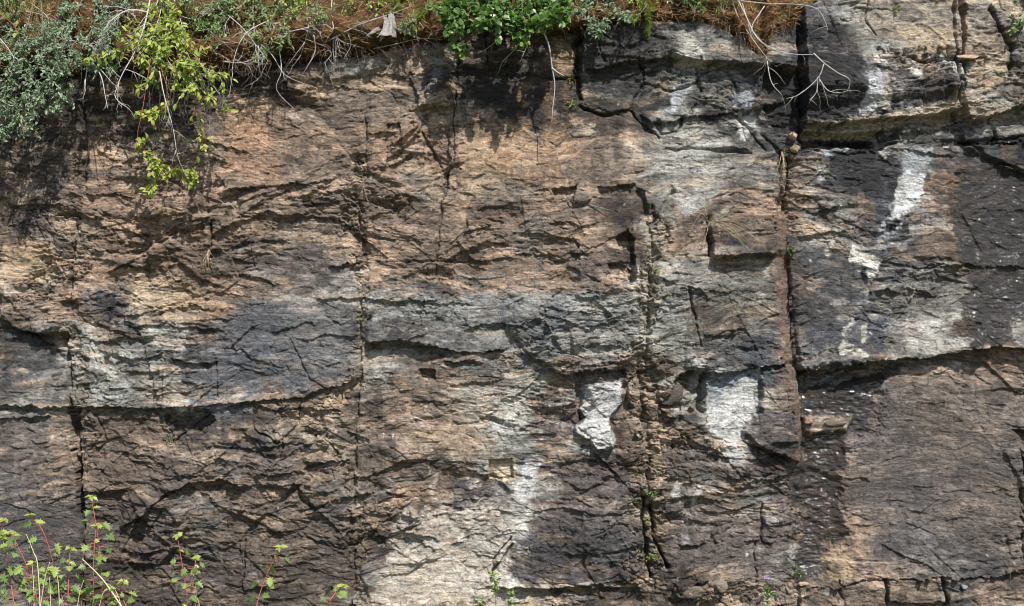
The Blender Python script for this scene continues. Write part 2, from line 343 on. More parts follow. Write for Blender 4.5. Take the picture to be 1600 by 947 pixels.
CR = [([(716, 56), (718, 90), (711, 150), (708, 250), (698, 285), (690, 330), (683, 380), (684, 430)], .035, 1.7),
 ([(572, 180), (574, 270), (562, 330), (568, 400)], .02, 1.8), ([(566, 470), (566, 530), (564, 590), (560, 650), (557, 720), (554, 790)], .03, 2.2),
 ([(1000, 300), (1012, 345), (1022, 395), (1012, 450), (1014, 500), (1008, 560)], .04, 3.0), ([(1000, 570), (1004, 640), (1014, 700), (1010, 760)], .05, 4.5),
 ([(1004, 780), (1006, 830), (1014, 900)], .10, 3.5), ([(1018, 790), (1022, 840), (1042, 885)], .10, 2.6),
 ([(1247, -30), (1248, 60), (1250, 130), (1250, 205)], .06, 2.2), ([(1222, 240), (1216, 330), (1222, 370)], .05, 2.5),
 ([(1226, 372), (1237, 450), (1243, 540), (1246, 580)], .015, 1.4), ([(1480, -30), (1482, 70), (1490, 140), (1498, 192)], .05, 1.6),
 ([(905, 40), (900, 90), (906, 150)], .07, 4), ([(905, 165), (945, 178), (985, 170), (1010, 196), (1030, 212)], .05, 1.8),
 ([(128, 170), (130, 250), (118, 330), (108, 420), (106, 470)], .05, 3), ([(100, 530), (108, 600), (112, 640)], .07, 3.5), ([(118, 640), (126, 720), (132, 800), (134, 970)], .05, 2.2),
 ([(660, 210), (680, 245), (690, 262)], .04, 2.2), ([(1075, 450), (1090, 520), (1098, 540)], .03, 1.8), ([(985, 345), (990, 440)], .02, 2), ([(330, 350), (325, 420)], .03, 2),
 ([(1540, 20), (1560, 60), (1575, 75), (1570, 120)], .06, 2.6), ([(998, 92), (1012, 128), (992, 150), (988, 168)], .035, 1.8), ([(1046, 84), (1052, 104), (1090, 112), (1130, 104)], .035, 1.8),
 ([(1012, 128), (1050, 140), (1088, 128), (1098, 112)], .03, 1.5), ([(1140, 112), (1152, 138), (1146, 172)], .035, 2), ([(1092, 100), (1098, 140), (1080, 176)], .03, 1.6), ([(1030, 186), (1034, 206), (1062, 204), (1068, 182)], .04, 1.8), ([(935, 60), (946, 96)], .03, 1.5),
 ([(1150, 172), (1168, 196), (1196, 236)], .025, 1.6), ([(1040, 232), (1100, 232), (1176, 240)], .025, 1.6), ([(1350, 0), (1346, 40), (1362, 60)], .02, 1.4), ([(1400, 92), (1440, 104), (1480, 98)], .035, 2.2), ([(1500, 95), (1530, 96), (1528, 110)], .03, 1.6),
 ([(1512, 222), (1540, 244), (1600, 268)], .06, 2), ([(1548, 180), (1556, 218)], .05, 2), ([(1500, 222), (1550, 218), (1640, 210)], .05, 2), ([(1375, 198), (1380, 220)], .03, 1.5), ([(440, 100), (448, 150), (490, 140)], .03, 1.8), ([(492, 130), (510, 100), (516, 128)], .03, 1.6),
 ([(760, 52), (762, 100)], .04, 1.6), ([(785, 50), (788, 70)], .03, 1.4), ([(858, 122), (905, 118)], .03, 1.4), ([(350, 300), (330, 350), (332, 420)], .025, 1.6), ([(175, 170), (182, 210)], .02, 1.5), ([(262, 560), (258, 632)], .02, 1.5), ([(340, 560), (344, 620)], .02, 1.5),
 ([(740, 620), (700, 690), (690, 730)], .0, 1), ([(640, 410), (684, 408), (760, 412)], .02, 1.5), ([(150, 636), (170, 690), (136, 720)], .025, 1.8), ([(262, 650), (272, 690), (330, 645)], .03, 1.6), ([(400, 630), (398, 668), (440, 690), (470, 660), (474, 632)], .03, 1.7),
 ([(800, 840), (772, 880), (766, 905)], .035, 1.7), ([(1180, 850), (1178, 910)], .03, 1.6), ([(1100, 905), (1062, 925)], .05, 2), ([(1190, 790), (1192, 845)], .04, 1.8), ([(1310, 905), (1316, 960)], .03, 1.6), ([(1586, 700), (1598, 760), (1590, 870)], .05, 2), ([(1590, 760), (1592, 870)], .04, 2), ([(1355, 30), (1352, 60)], .0, 1), ([(555, 860), (552, 960)], .03, 2.5),
 ([(1105, 340), (1108, 400)], .06, 2), ([(1383, 905), (1386, 970)], .06, 2.5), ([(1470, 900), (1478, 970)], .06, 2.5), ([(1190, 210), (1225, 250)], .03, 2), ([(1050, 300), (1020, 350)], .03, 3),
 ([(385, 840), (382, 915)], .03, 1.5), ([(1100, 590), (1096, 640)], .06, 4), ([(1160, 690), (1200, 706), (1240, 720)], .05, 2), ([(765, 900), (790, 870), (800, 850)], .04, 1.6)]
for i, (p, D, w) in enumerate(CR):
    if D > 0: crack(p, D, w, jag=2.6, sd=i)

# crumbled joints: small angular blocks piled in the fracture zones
crum = np.zeros(X.shape, np.float32)
def zone(pts, w, v=1.):
    best = np.full(X.shape, 1e9, np.float32)
    x = X+warp2*1.2; y = Y
    for (ax, ay), (bx, by) in zip(pts[:-1], pts[1:]):
        vx, vy = bx-ax, by-ay; t = np.clip(((x-ax)*vx+(y-ay)*vy)/(vx*vx+vy*vy), 0, 1)
        best = np.minimum(best, (x-ax-t*vx)**2+(y-ay-t*vy)**2)
    np.maximum(crum, v*(1-sst(w*.5, w*1.15, np.sqrt(best)+vn(X/20, Y/20, 4)*w*.8)), out=crum)
zone([(566, 255), (560, 330), (566, 410)], 17); zone([(566, 410), (566, 600)], 13, .7); zone([(566, 595), (480, 650), (555, 740), (556, 960)], 16, .9)
zone([(1012, 340), (1030, 360), (1014, 420), (1012, 560)], 18); zone([(1000, 565), (1020, 660), (1008, 760), (1010, 900)], 34); zone([(1060, 690), (1120, 700)], 24, .8)
zone([(60, 340), (100, 400), (60, 450)], 45, .8); zone([(118, 260), (112, 420)], 16, .8); zone([(110, 520), (125, 640), (150, 720)], 20, .8); zone([(1224, 240), (1216, 360)], 12, .8)
zone([(1370, 95), (1480, 100)], 22, .9); zone([(1250, 560), (1330, 548)], 7, .6); zone([(690, 170), (700, 290)], 14, .5); zone([(1235, 730), (1240, 800)], 8, .6)
zone([(540, 300), (640, 330)], 14, .5); zone([(990, 650), (970, 720)], 16, .5); zone([(1020, 100), (1110, 110)], 20, .6); zone([(1050, 930), (1240, 925)], 20, .8)
H *= 1
CRV = 0
for cell, amp, sd in [(17, .025, 1), (8, .013, 3)]:
    f1, f2, r, dx, dy = voro((XW+warp2*.8+vn(X/6, Y/6, 2)*9)/(cell*1.5), (Y+warp2*1.3+vn(X/5, Y/7, 3)*7)/cell, sd)
    H += crum*((r[0]-.6)*amp+(dx*(r[1]-.5)+dy*(r[2]-.2))*amp*1.7-amp*.55*(1-sst(0, .13, f2-f1)))
    CRV = r[1] if cell == 17 else CRV*.6+r[1]*.4
H -= crum*.012
# slab edge of the right hand joint: a long splayed side face running down into the crack
jx = np.interp(Y, [200, 240, 340, 450, 560, 640, 722], [1240, 1232, 1228, 1237, 1244, 1250, 1254])
wj = np.interp(Y, [200, 300, 340, 450, 560, 600, 722], [0, 6, 20, 25, 22, 13, 9])
q = jx+vn(X*0, Y/14, 6)*3-X
for j in range(NY):
    if not 205 < AXY[j] < 722: continue
    b_ = np.where((q[j] > 0) & (q[j] < wj[j]))[0]
    if len(b_) < 3: continue
    h0 = H[max(j-6, 0):j+7, b_[0]-2].mean()
    m_ = sst(0, 40, AXY[j]-300)*.85
    H[j, b_] = (H[j, b_]*(1-m_)+h0*m_)-(.085*(1-q[j, b_]/wj[j, b_]))
H -= np.where((X > jx) & (X < jx+60) & (Y > 250) & (Y < 722), .035*np.exp(-np.maximum(X-jx, 0)/14), 0)
HS = H.copy()
for it in range(10): HS[1:-1, 1:-1] = (HS[:-2, 1:-1]+HS[2:, 1:-1]+HS[1:-1, :-2]+HS[1:-1, 2:])/4
# fine grain and fine bedding grooves
gv = vn(X/20+vn(X/9, Y/9, 3), YW/2.3, 5); H -= np.exp(-(gv/.07)**2)*.0028*sst(-.1, .25, fbm(X/60, YW/20, 2, 2))*(.35+rough)
gv = vn(X/34, YW/5.2, 2); H -= np.exp(-(gv/.05)**2)*.0045*sst(-.05, .25, fbm(X/80, YW/24, 5, 2))*(.3+rough)
rp = np.abs(vn(X/9+warp2/9, Y/8, 6)); H -= np.exp(-(rp/.04)**2)*.004*sst(.0, .3, fbm(X/50, Y/50, 1, 2))*rough   # hairline network
H += fbm(X/4.5, YW/2.2, 4, 2)*.0016
H += fbm(X/8, YW/3.6, 0, 3)*.0030*(.35+rough)+fbm(X/22, YW/8, 3, 2)*.006*(.4+rough)+np.abs(fbm(X/30, Y/22, 6, 3))*.012*(.4+rough)

# ---- stains and mineral colours
PAL = {'B': (122, 105, 90), 'R': (138, 115, 96), 'T': (152, 137, 118), 'O': (160, 129, 99), 'D': (82, 70, 60), 'K': (52, 50, 50), 'G': (116, 112, 106), 'H': (84, 83, 84),
       'L': (146, 144, 136), 'U': (90, 95, 102), 'W': (172, 168, 160), 'P': (108, 96, 90)}
ROWS = ["DDDDDDDDDDDDDDDDDDDDHHGHGHLTTTLT", "DDDDDDDDDGGGBGDDDBHHGLGLHKHLTTTG", "DDDBBDDDDBBBBGDKDDGGGLGHKKHWBPLB", "DBDDBBDORBRBBTBDDDDBKLKLKKHLHBLG",
        "DBBBDBBRRRRRBBBOBOBTGLGGHBKKWHHK", "DDDRRRRRRBBBGTBTBBBBGLGGBGHKUBDD", "RHBRRBBBRBBBBBRBRBBDGLBBRGBULBDD", "RHTRBBBRBPBRRBBRGBRDTRRRPGGUHBDH",
        "TTRBTRRPPPGRRBRRBRPDLGGGPHHHGGDD", "BBRHTTOBGGGGGGGUGULGLGGGPHHUGGDH", "DGLBLGPUUGGHGGHGULGGLGBGPHGGGLDG", "HGLLGGHUUUGLGBBGGBPPBLHUPUHBBRRR",
        "GGGLGLUUBBRBRBTLLBGHBDLLPKDPBBBB", "PPBBBPTHBTTBBBRLLPWDBDWPHKDPPBBP", "PPRBBPBHPBBBBBTWLPHDBGBPDDPPPBBP", "HHPDPGGBBBGPRBHGWPPGBGBGPDBPHPPB",
        "HHPPPPGBBBBBBRBBWPHPDPPPPDRPHPBB", "HPPDDPPPBDPDBTLLHHHHDPPPGDRPHGHB", "PPDDDDPBPBBLBTTLTBDDDDBGBBBBBHBB"]
G0 = np.array([[lin(PAL[c]) for c in (r+'B'*32)[:32]] for r in ROWS], np.float32)
vb = voro(XW/62+vn(X/7, Y/7, 1)*.25, YW/24+vn(X/9, Y/5, 2)*.3, 4)[2]; vo = voro((RX+warp2)/70, (RY+warp2)/42, 0)[2]
gx = np.clip((X+fbm(X/45, Y/40, 2, 3)*34+(vb[0]-.5)*44+(vo[0]-.5)*36)/50-.5, 0, 30.999); gy = np.clip((Y+fbm(X/55, Y/35, 6, 3)*28+(vb[1]-.5)*30+(vo[1]-.5)*30)/50-.5, 0, 17.999)
ix = gx.astype(np.int32); iy = gy.astype(np.int32); fx = sst(.15, .85, gx-ix)[..., None]; fy = sst(.15, .85, gy-iy)[..., None]
COL = ((G0[iy, ix]*(1-fx)+G0[iy, ix+1]*fx)*(1-fy)+(G0[iy+1, ix]*(1-fx)+G0[iy+1, ix+1]*fx)*fy).astype(np.float32)
del gx, gy, ix, iy, fx, fy
def tint(m, c, keep=0.):
    global COL
    m = m[..., None]; COL = COL*(1-m)+np.array(lin(c), np.float32)*m
# patina varies along the foliation: iron tan on fresh breaks, dark varnish on old skins, grey lichen film
n1 = fbm(X/55, YW/15, 1, 4); n2 = fbm(X/26, YW/9, 5, 4); n3 = fbm(X/90, Y/70, 7, 3)
warmth = 1-sst(900, 1300, X)*.4-.5*np.exp(-((Y-510)/70)**2)
tint(sst(.18, .36, n1)*.42*warmth, (176, 148, 118)); tint(sst(.16, .5, -n1+n3*.3)*.50, (72, 66, 64))
tint(sst(.22, .5, n2)*.35, (150, 142, 132)); tint(sst(.2, .5, -n2)*.40, (62, 57, 55))
f1, f2, r, dx, dy = voro(XW/75, YW/26, 5)
COL *= (.74+.50*r[0])[..., None]
f1, f2, r, dx, dy = voro(XW/24, YW/9, 1)
COL *= (.80+.40*r[1])[..., None]
vst = fbm(X/9, Y/120, 3, 3)                       # run-off streaks
COL *= (1+vst*.22)[..., None]
tint(crum*.42*(Y > 200)*(.5+r[2]*.8)*np.clip(1.2-np.abs(Y-500)/60*0, 0, 1), (156, 134, 110))
COL *= (1+crum*(CRV-.5)*1.3)[..., None]
def stain(poly, c, a=1., soft=4, jag=9, sd=0, brk=0.):
    global COL
    sl, m, _ = polymask(poly, soft, jag, sd)
    if brk:
        x_, y_ = X[sl], Y[sl]
        m = m*(1-brk*sst(.0, .35, fbm(x_/13, y_/17, sd+2, 3)))*(1-brk*sst(.02, .2, fbm(x_/7, YW[sl]/2.6, sd+4, 3)))
    m = (m*a)[..., None]; COL[sl] = COL[sl]*(1-m)+np.array(lin(c), np.float32)*m
# dark varnish, drip stains and one painted block shadow
for i, (p, c, a) in enumerate([
  ([(715, 105), (905, 112), (900, 165), (880, 210), (865, 160), (850, 215), (830, 200), (815, 150), (790, 190), (770, 150), (745, 165), (718, 160)], (50, 45, 42), .85),
  ([(905, 50), (1040, 40), (1060, 90), (1010, 140), (930, 150), (905, 120)], (58, 58, 58), .6), ([(1252, 40), (1330, 60), (1345, 120), (1340, 185), (1256, 195)], (48, 46, 50), .8),
  ([(1370, 118), (1480, 120), (1484, 165), (1400, 178), (1372, 178)], (66, 58, 62), .7), ([(1296, 240), (1410, 235), (1408, 280), (1385, 320), (1330, 300), (1300, 280)], (46, 47, 54), .8),
  ([(1330, 345), (1360, 335), (1420, 335), (1420, 378), (1360, 388), (1335, 370)], (54, 56, 66), .6), ([(1460, 235), (1600, 260), (1640, 400), (1500, 420), (1490, 340), (1445, 300)], (50, 44, 42), .55),
  ([(370, 480), (440, 475), (450, 530), (400, 560), (365, 570), (350, 530)], (70, 72, 80), .6), ([(0, 500), (40, 525), (90, 560), (60, 600), (0, 540)], (76, 80, 86), .5),
  ([(30, 315), (80, 320), (60, 400), (0, 410), (0, 330)], (60, 55, 54), .6), ([(265, 655), (330, 645), (350, 670), (310, 700), (270, 690)], (60, 58, 62), .7),
  ([(1290, 500), (1380, 500), (1380, 550), (1250, 560), (1255, 520)], (70, 74, 86), .6), ([(690, 745), (800, 745), (800, 790), (720, 795)], (84, 76, 78), .6),
  ([(800, 840), (1000, 820), (1000, 900), (790, 905)], (76, 72, 74), .6), ([(820, 750), (960, 700), (1000, 800), (850, 830)], (92, 82, 80), .5),
  ([(1050, 95), (1110, 110), (1130, 170), (1060, 170)], (60, 60, 62), .5), ([(1185, 100), (1250, 110), (1250, 200), (1205, 200)], (36, 32, 30), .8),  # second outline paints the top right block's shadow into the recess beside it
  ([(1040, 700), (1110, 690), (1200, 740), (1110, 750), (1045, 745)], (84, 78, 76), .6), ([(1160, 672), (1245, 670), (1250, 718), (1200, 710)], (70, 64, 66), .6),
  ([(0, 780), (120, 760), (128, 900), (0, 900)], (88, 84, 86), .5), ([(180, 60), (420, 110), (340, 190), (300, 150), (180, 180), (90, 200), (0, 160), (0, 110)], (62, 52, 46), .5)]):
    stain(p, c, min(1, a*1.25), 6, 14, i, brk=.42)
# ochre runs
for i, (p, c, a) in enumerate([([(810, 125), (822, 125), (826, 210), (850, 270), (820, 300), (812, 220)], (160, 124, 86), .45), ([(862, 60), (895, 62), (892, 110), (866, 110)], (176, 140, 92), .5),
  ([(850, 125), (864, 125), (868, 200), (880, 300), (846, 300), (852, 200)], (156, 120, 84), .45), ([(880, 120), (898, 122), (892, 170), (900, 240), (880, 250)], (150, 116, 84), .4),
  ([(1395, 45), (1480, 50), (1484, 88), (1400, 88)], (182, 160, 130), .7), ([(1500, 40), (1570, 60), (1560, 140), (1505, 160)], (176, 152, 122), .6), ([(700, 200), (800, 190), (850, 290), (720, 290)], (156, 128, 96), .4),
  ([(200, 440), (300, 430), (330, 480), (230, 510), (205, 490)], (176, 148, 112), .5), ([(764, 718), (801, 716), (802, 750), (764, 750)], (206, 184, 152), .9), ([(1295, 850), (1330, 840), (1330, 905), (1290, 912)], (170, 146, 112), .6),
  ([(360, 665), (395, 655), (400, 680), (360, 690)], (180, 152, 116), .6), ([(1440, 280), (1510, 275), (1490, 305), (1440, 300)], (140, 110, 86), .6), ([(1390, 385), (1500, 375), (1500, 405), (1390, 405)], (140, 114, 88), .5),
  ([(1120, 470), (1215, 475), (1215, 500), (1120, 495)], (138, 122, 96), .5), ([(350, 195), (420, 195), (430, 270), (350, 270)], (160, 122, 92), .5), ([(0, 380), (60, 370), (110, 410), (60, 440), (0, 440)], (190, 156, 118), .6),
  ([(625, 860), (800, 855), (795, 945), (560, 945)], (180, 162, 140), .8), ([(690, 790), (740, 800), (790, 790), (800, 812), (740, 825), (695, 815), (670, 770), (672, 720), (684, 760)], (176, 160, 142), .75),
  ([(700, 610), (750, 605), (760, 680), (720, 740), (680, 690)], (150, 134, 116), .5)]):
    stain(p, c, a, 5, 10, i+3, brk=.5)
# white lime crusts
WH = [([(1412, 230), (1462, 228), (1452, 252), (1440, 272), (1408, 272)], (150, 158, 162), .9), ([(1410, 270), (1440, 272), (1436, 305), (1418, 332), (1386, 345), (1396, 310)], (206, 206, 204), .95),
 ([(1328, 377), (1345, 395), (1376, 406), (1368, 416), (1365, 432), (1354, 442), (1348, 416), (1324, 410)], (214, 208, 196), 1), ([(1293, 374), (1301, 377), (1293, 402), (1286, 398)], (205, 202, 196), .95),
 ([(1362, 356), (1382, 350), (1386, 378), (1366, 380)], (170, 172, 174), .7), ([(1404, 345), (1408, 352), (1396, 370), (1392, 366)], (190, 192, 192), .8), ([(1378, 380), (1412, 378), (1410, 388), (1376, 388)], (176, 178, 176), .7),
 ([(1312, 556), (1308, 545), (1318, 532), (1330, 545), (1350, 548), (1346, 556)], (212, 206, 192), .9), ([(1316, 520), (1326, 500), (1334, 498), (1324, 520), (1318, 530)], (206, 200, 188), .85), ([(1344, 515), (1352, 506), (1354, 520), (1346, 540), (1340, 535)], (206, 200, 180), .9),
 ([(1345, 452), (1352, 450), (1355, 468), (1348, 470)], (168, 166, 140), .7), ([(1485, 492), (1498, 482), (1496, 500), (1482, 504)], (176, 174, 158), .7),
 ([(1104, 664), (1103, 640), (1114, 612), (1132, 603), (1160, 588), (1194, 576), (1180, 612), (1186, 646), (1166, 664), (1146, 692), (1130, 686)], (196, 196, 192), .92), ([(1112, 584), (1196, 572), (1168, 590), (1140, 608), (1128, 632), (1112, 640), (1104, 620)], (112, 122, 134), .85),
 ([(1122, 690), (1140, 692), (1152, 706), (1154, 724), (1140, 716), (1126, 704)], (186, 188, 190), .85),
 ([(914, 600), (970, 598), (974, 630), (955, 658), (957, 698), (932, 702), (920, 685), (896, 680), (895, 668), (914, 656), (905, 640)], (202, 200, 198), .95),
 ([(792, 606), (826, 610), (824, 662), (806, 672), (786, 662)], (190, 184, 172), .85), ([(748, 612), (768, 610), (768, 662), (750, 664)], (184, 166, 142), .7), ([(768, 612), (790, 608), (786, 662), (770, 660)], (150, 136, 120), .5),
 ([(816, 724), (842, 720), (836, 760), (828, 778), (806, 786)], (204, 202, 198), .9), ([(780, 800), (806, 786), (812, 815), (800, 840), (790, 880), (770, 900), (764, 912), (770, 860)], (186, 182, 172), .7),
 ([(765, 905), (780, 896), (806, 902), (812, 912), (842, 914), (840, 919), (768, 918)], (206, 202, 190), .95), ([(842, 913), (960, 906), (960, 912), (850, 918)], (190, 188, 182), .6),
 ([(1346, 118), (1364, 114), (1368, 140), (1358, 180), (1338, 182), (1342, 150)], (190, 192, 196), .85), ([(1378, 142), (1388, 146), (1384, 176), (1372, 172)], (200, 194, 172), .9), ([(1330, 60), (1350, 40), (1362, 80), (1345, 110)], (160, 158, 150), .6),
 ([(1155, 180), (1186, 177), (1176, 205), (1162, 216), (1158, 200)], (206, 204, 198), .95), ([(1060, 132), (1082, 130), (1074, 150), (1054, 176), (1044, 172)], (186, 188, 194), .85), ([(1146, 132), (1176, 142), (1172, 175), (1144, 170)], (182, 186, 194), .8),
 ([(1080, 95), (1098, 96), (1092, 112), (1082, 108)], (190, 192, 196), .7), ([(1110, 104), (1130, 110), (1128, 120), (1112, 116)], (176, 180, 186), .7), ([(1100, 150), (1140, 128), (1145, 150), (1112, 165)], (184, 170, 150), .6),
 ([(1054, 740), (1066, 742), (1060, 782), (1050, 776)], (190, 188, 186), .85), ([(1084, 760), (1096, 762), (1086, 780), (1080, 798), (1076, 790)], (186, 184, 182), .8), ([(1068, 830), (1076, 832), (1078, 850), (1066, 848)], (176, 176, 180), .7),
 ([(288, 792), (316, 796), (310, 830), (290, 852), (280, 822)], (180, 160, 134), .6), ([(1282, 230), (1328, 226), (1310, 240), (1286, 246)], (150, 160, 168), .8), ([(1276, 256), (1292, 256), (1284, 282), (1276, 280)], (190, 190, 188), .7),
 ([(728, 735), (752, 734), (750, 764), (734, 762)], (182, 176, 164), .7), ([(216, 436), (232, 440), (228, 486), (214, 484)], (186, 172, 146), .5), ([(506, 102), (602, 91), (606, 107), (560, 118), (512, 126)], (150, 146, 134), .7),
 ([(580, 578), (612, 578), (604, 592), (576, 592)], (168, 162, 150), .8), ([(0, 446), (44, 448), (52, 456), (10, 460)], (184, 176, 160), .8), ([(60, 440), (76, 425), (80, 440), (66, 452)], (180, 170, 152), .6),
 ([(150, 590), (170, 592), (172, 632), (150, 632)], (160, 162, 158), .6), ([(185, 592), (210, 596), (205, 632), (186, 630)], (158, 160, 156), .6), ([(350, 625), (390, 615), (385, 624), (356, 630)], (176, 168, 150), .7),
 ([(1240, 600), (1249, 602), (1250, 640), (1244, 640)], (160, 158, 150), .7), ([(1050, 232), (1120, 222), (1110, 235), (1060, 275), (1045, 270)], (158, 156, 152), .5), ([(1254, 655), (1326, 650), (1326, 672), (1258, 674)], (136, 120, 104), .8),
 ([(1240, 850), (1250, 852), (1248, 880), (1238, 900), (1232, 870)], (158, 156, 154), .7), ([(1505, 40), (1515, 38), (1510, 75), (1502, 78)], (180, 178, 170), .7), ([(1490, 150), (1530, 140), (1525, 180), (1500, 184)], (170, 164, 148), .6),
 ([(660, 90), (695, 95), (690, 130), (670, 125)], (140, 142, 146), .5), ([(1070, 312), (1086, 308), (1080, 335), (1064, 340)], (170, 170, 168), .6), ([(1190, 415), (1206, 410), (1204, 426), (1192, 428)], (186, 186, 182), .7)]
for i, (p, c, a) in enumerate(WH):
    stain(p, tuple(v*.95 for v in c), a*.95, 1.6 if i == 2 else 2.6, 2.5 if i in (2, 3) else 6, i, brk={1: .3, 2: .1, 12: .3, 15: .3}.get(i, .42))
tintpoly = [([(1256, 196), (1340, 188), (1420, 176), (1495, 150), (1499, 188), (1420, 200), (1340, 208), (1262, 212)], (178, 160, 134), .8), ([(1500, 160), (1560, 168), (1600, 160), (1600, 172), (1540, 188), (1500, 192)], (160, 140, 116), .6),  # first outline: pale stone of the block underside, with ground bounce light painted in
  ([(1208, 335), (1228, 335), (1240, 480), (1247, 600), (1252, 715), (1242, 715), (1226, 590), (1214, 480)], (118, 94, 76), .95), ([(1000, 345), (1030, 345), (1040, 370), (1024, 420), (1022, 560), (1004, 560), (1006, 430)], (158, 152, 138), .6),
  ([(90, 530), (130, 530), (135, 632), (100, 632)], (150, 148, 138), .5), ([(640, 470), (990, 460), (990, 560), (700, 560)], (122, 124, 122), .4), ([(370, 470), (560, 470), (560, 590), (400, 620), (280, 625), (340, 560)], (98, 100, 104), .5)]
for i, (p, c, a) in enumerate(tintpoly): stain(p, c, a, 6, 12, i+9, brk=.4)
stain([(1340, 600), (1500, 570), (1600, 600), (1600, 880), (1400, 890), (1330, 800)], (102, 95, 92), .65, 12, 14, 4, brk=.4)
stain([(1498, 60), (1560, 10), (1600, 40), (1600, 160), (1560, 150), (1575, 90)], (84, 80, 76), .6, 6, 14, 4, brk=.5)
stain([(1330, 0), (1480, -10), (1480, 40), (1380, 45), (1345, 100), (1320, 60)], (118, 114, 104), .6, 8, 14, 5, brk=.5)
stain([(0, 640), (560, 640), (560, 960), (0, 960)], (92, 84, 78), .35, 20, 20, 5, brk=.6)
stain([(135, 780), (560, 780), (556, 960), (135, 960)], (84, 72, 64), .5, 20, 20, 3, brk=.5)
stain([(140, 640), (420, 660), (400, 780), (140, 780)], (98, 80, 68), .4, 14, 20, 8, brk=.5)
stain([(905, 40), (1020, 36), (1060, 70), (1000, 150), (920, 160)], (46, 46, 47), .7, 6, 14, 2, brk=.5)
stain([(1100, 110), (1180, 120), (1190, 170), (1120, 170)], (58, 56, 58), .5, 5, 12, 2, brk=.5)
stain([(730, 860), (760, 700), (800, 690)], (80, 74, 74), .3, 5, 12, 2, brk=.5)
stain([(350, 190), (430, 180), (440, 275), (360, 280)], (150, 112, 84), .4, 8, 16, 2, brk=.5)
stain([(560, 180), (700, 190), (690, 300), (600, 320)], (146, 112, 84), .4, 8, 16, 7, brk=.5)
stain([(130, 300), (330, 300), (330, 440), (140, 430)], (128, 98, 76), .4, 8, 16, 5, brk=.5)
stain([(620, 800), (790, 780), (800, 945), (580, 945), (600, 870)], (178, 170, 158), .75, 10, 16, 6, brk=.5)
stain([(560, 330), (960, 320), (960, 450), (700, 450), (560, 400)], (122, 100, 84), .35, 8, 16, 1, brk=.5)
stain([(570, 470), (700, 465), (990, 455), (980, 480), (700, 490), (580, 500)], (150, 152, 148), .5, 6, 12, 2, brk=.55)
stain([(1020, 430), (1060, 460), (1080, 560), (1030, 560)], (146, 146, 138), .5, 6, 12, 6, brk=.5)
# tiny white droppings and lime specks
for i in range(200):
    x0 = rg.uniform(0, 1600); y0 = rg.uniform(150, 940); r_ = rg.choice([.7, .9, 1.2, 1.8])
    if x0 < 560 and rg.random() < .7: continue
    stain([(x0-r_, y0), (x0, y0-r_), (x0+r_*1.4, y0), (x0, y0+r_*rg.uniform(1, 2.4))], (188, 184, 176), .8, 1.2, 2, i)
# moss in the joints
mossn = sst(.1, .4, fbm(X/14, Y/14, 4, 3))
tint(crum*mossn*.35*((np.abs(X-1012) < 30) | (np.abs(X-566) < 12)), (84, 88, 52))
# water seep
WET = np.zeros(X.shape, np.float32)
for p, a, c in [([(1254, 585), (1300, 595), (1392, 575), (1366, 618), (1362, 674), (1322, 684), (1310, 780), (1332, 830), (1296, 850), (1286, 880), (1264, 912), (1242, 905), (1256, 860), (1262, 800), (1254, 730)], 1, (54, 38, 29)),
                ([(1508, 285), (1640, 268), (1640, 440), (1590, 480), (1560, 540), (1505, 545), (1500, 480), (1512, 450), (1494, 400), (1490, 330)], .5, (56, 50, 46)),
                ([(1228, 728), (1256, 722), (1256, 800), (1240, 790)], .9, (64, 58, 42))]:
    sl, m, _ = polymask(p, 3, 9, 3)
    WET[sl] = np.maximum(WET[sl], m*a)
    mm = (m*.85)[..., None]; COL[sl] = COL[sl]*(1-mm)+np.array(lin(c), np.float32)*mm*(1+.7*fbm(X[sl]/10, Y[sl]/14, 2, 3))[..., None]
stain([(1268, 760), (1290, 750), (1310, 800), (1290, 850), (1262, 900), (1256, 870), (1280, 820)], (70, 44, 34), .5, 3, 8, 5)
stain([(1256, 652), (1300, 648), (1330, 655), (1325, 674), (1256, 678)], (138, 120, 102), .8, 2, 5, 28)
H = H*(1-WET**2)+WET**2*HS+WET*fbm(X/13, Y/7, 2, 3)*.014
f1, f2, r, dx, dy = voro(XW/9, YW/4, 2)
COL *= (.82+.36*r[0])[..., None]
bandn = fbm(X/46, YW/2.8, 6, 3); COL *= (1+bandn*.42)[..., None]
pit = fbm(X/4, Y/3, 1, 2); COL *= (1-.45*sst(.22, .42, pit))[..., None]
del f1, f2, dx, dy
lum = (COL@np.array([.3, .55, .15], np.float32))[..., None]
COL = lum+(COL-lum)*.90
COL = COL*(np.maximum(lum, .01)/.14)**.40*.90
lum = (COL@np.array([.3, .55, .15], np.float32))[..., None]
COL = COL*np.where(lum > .28, (.28+(lum-.28)*.55)/np.maximum(lum, .01), 1)
COL = np.clip(COL, .008, .72)

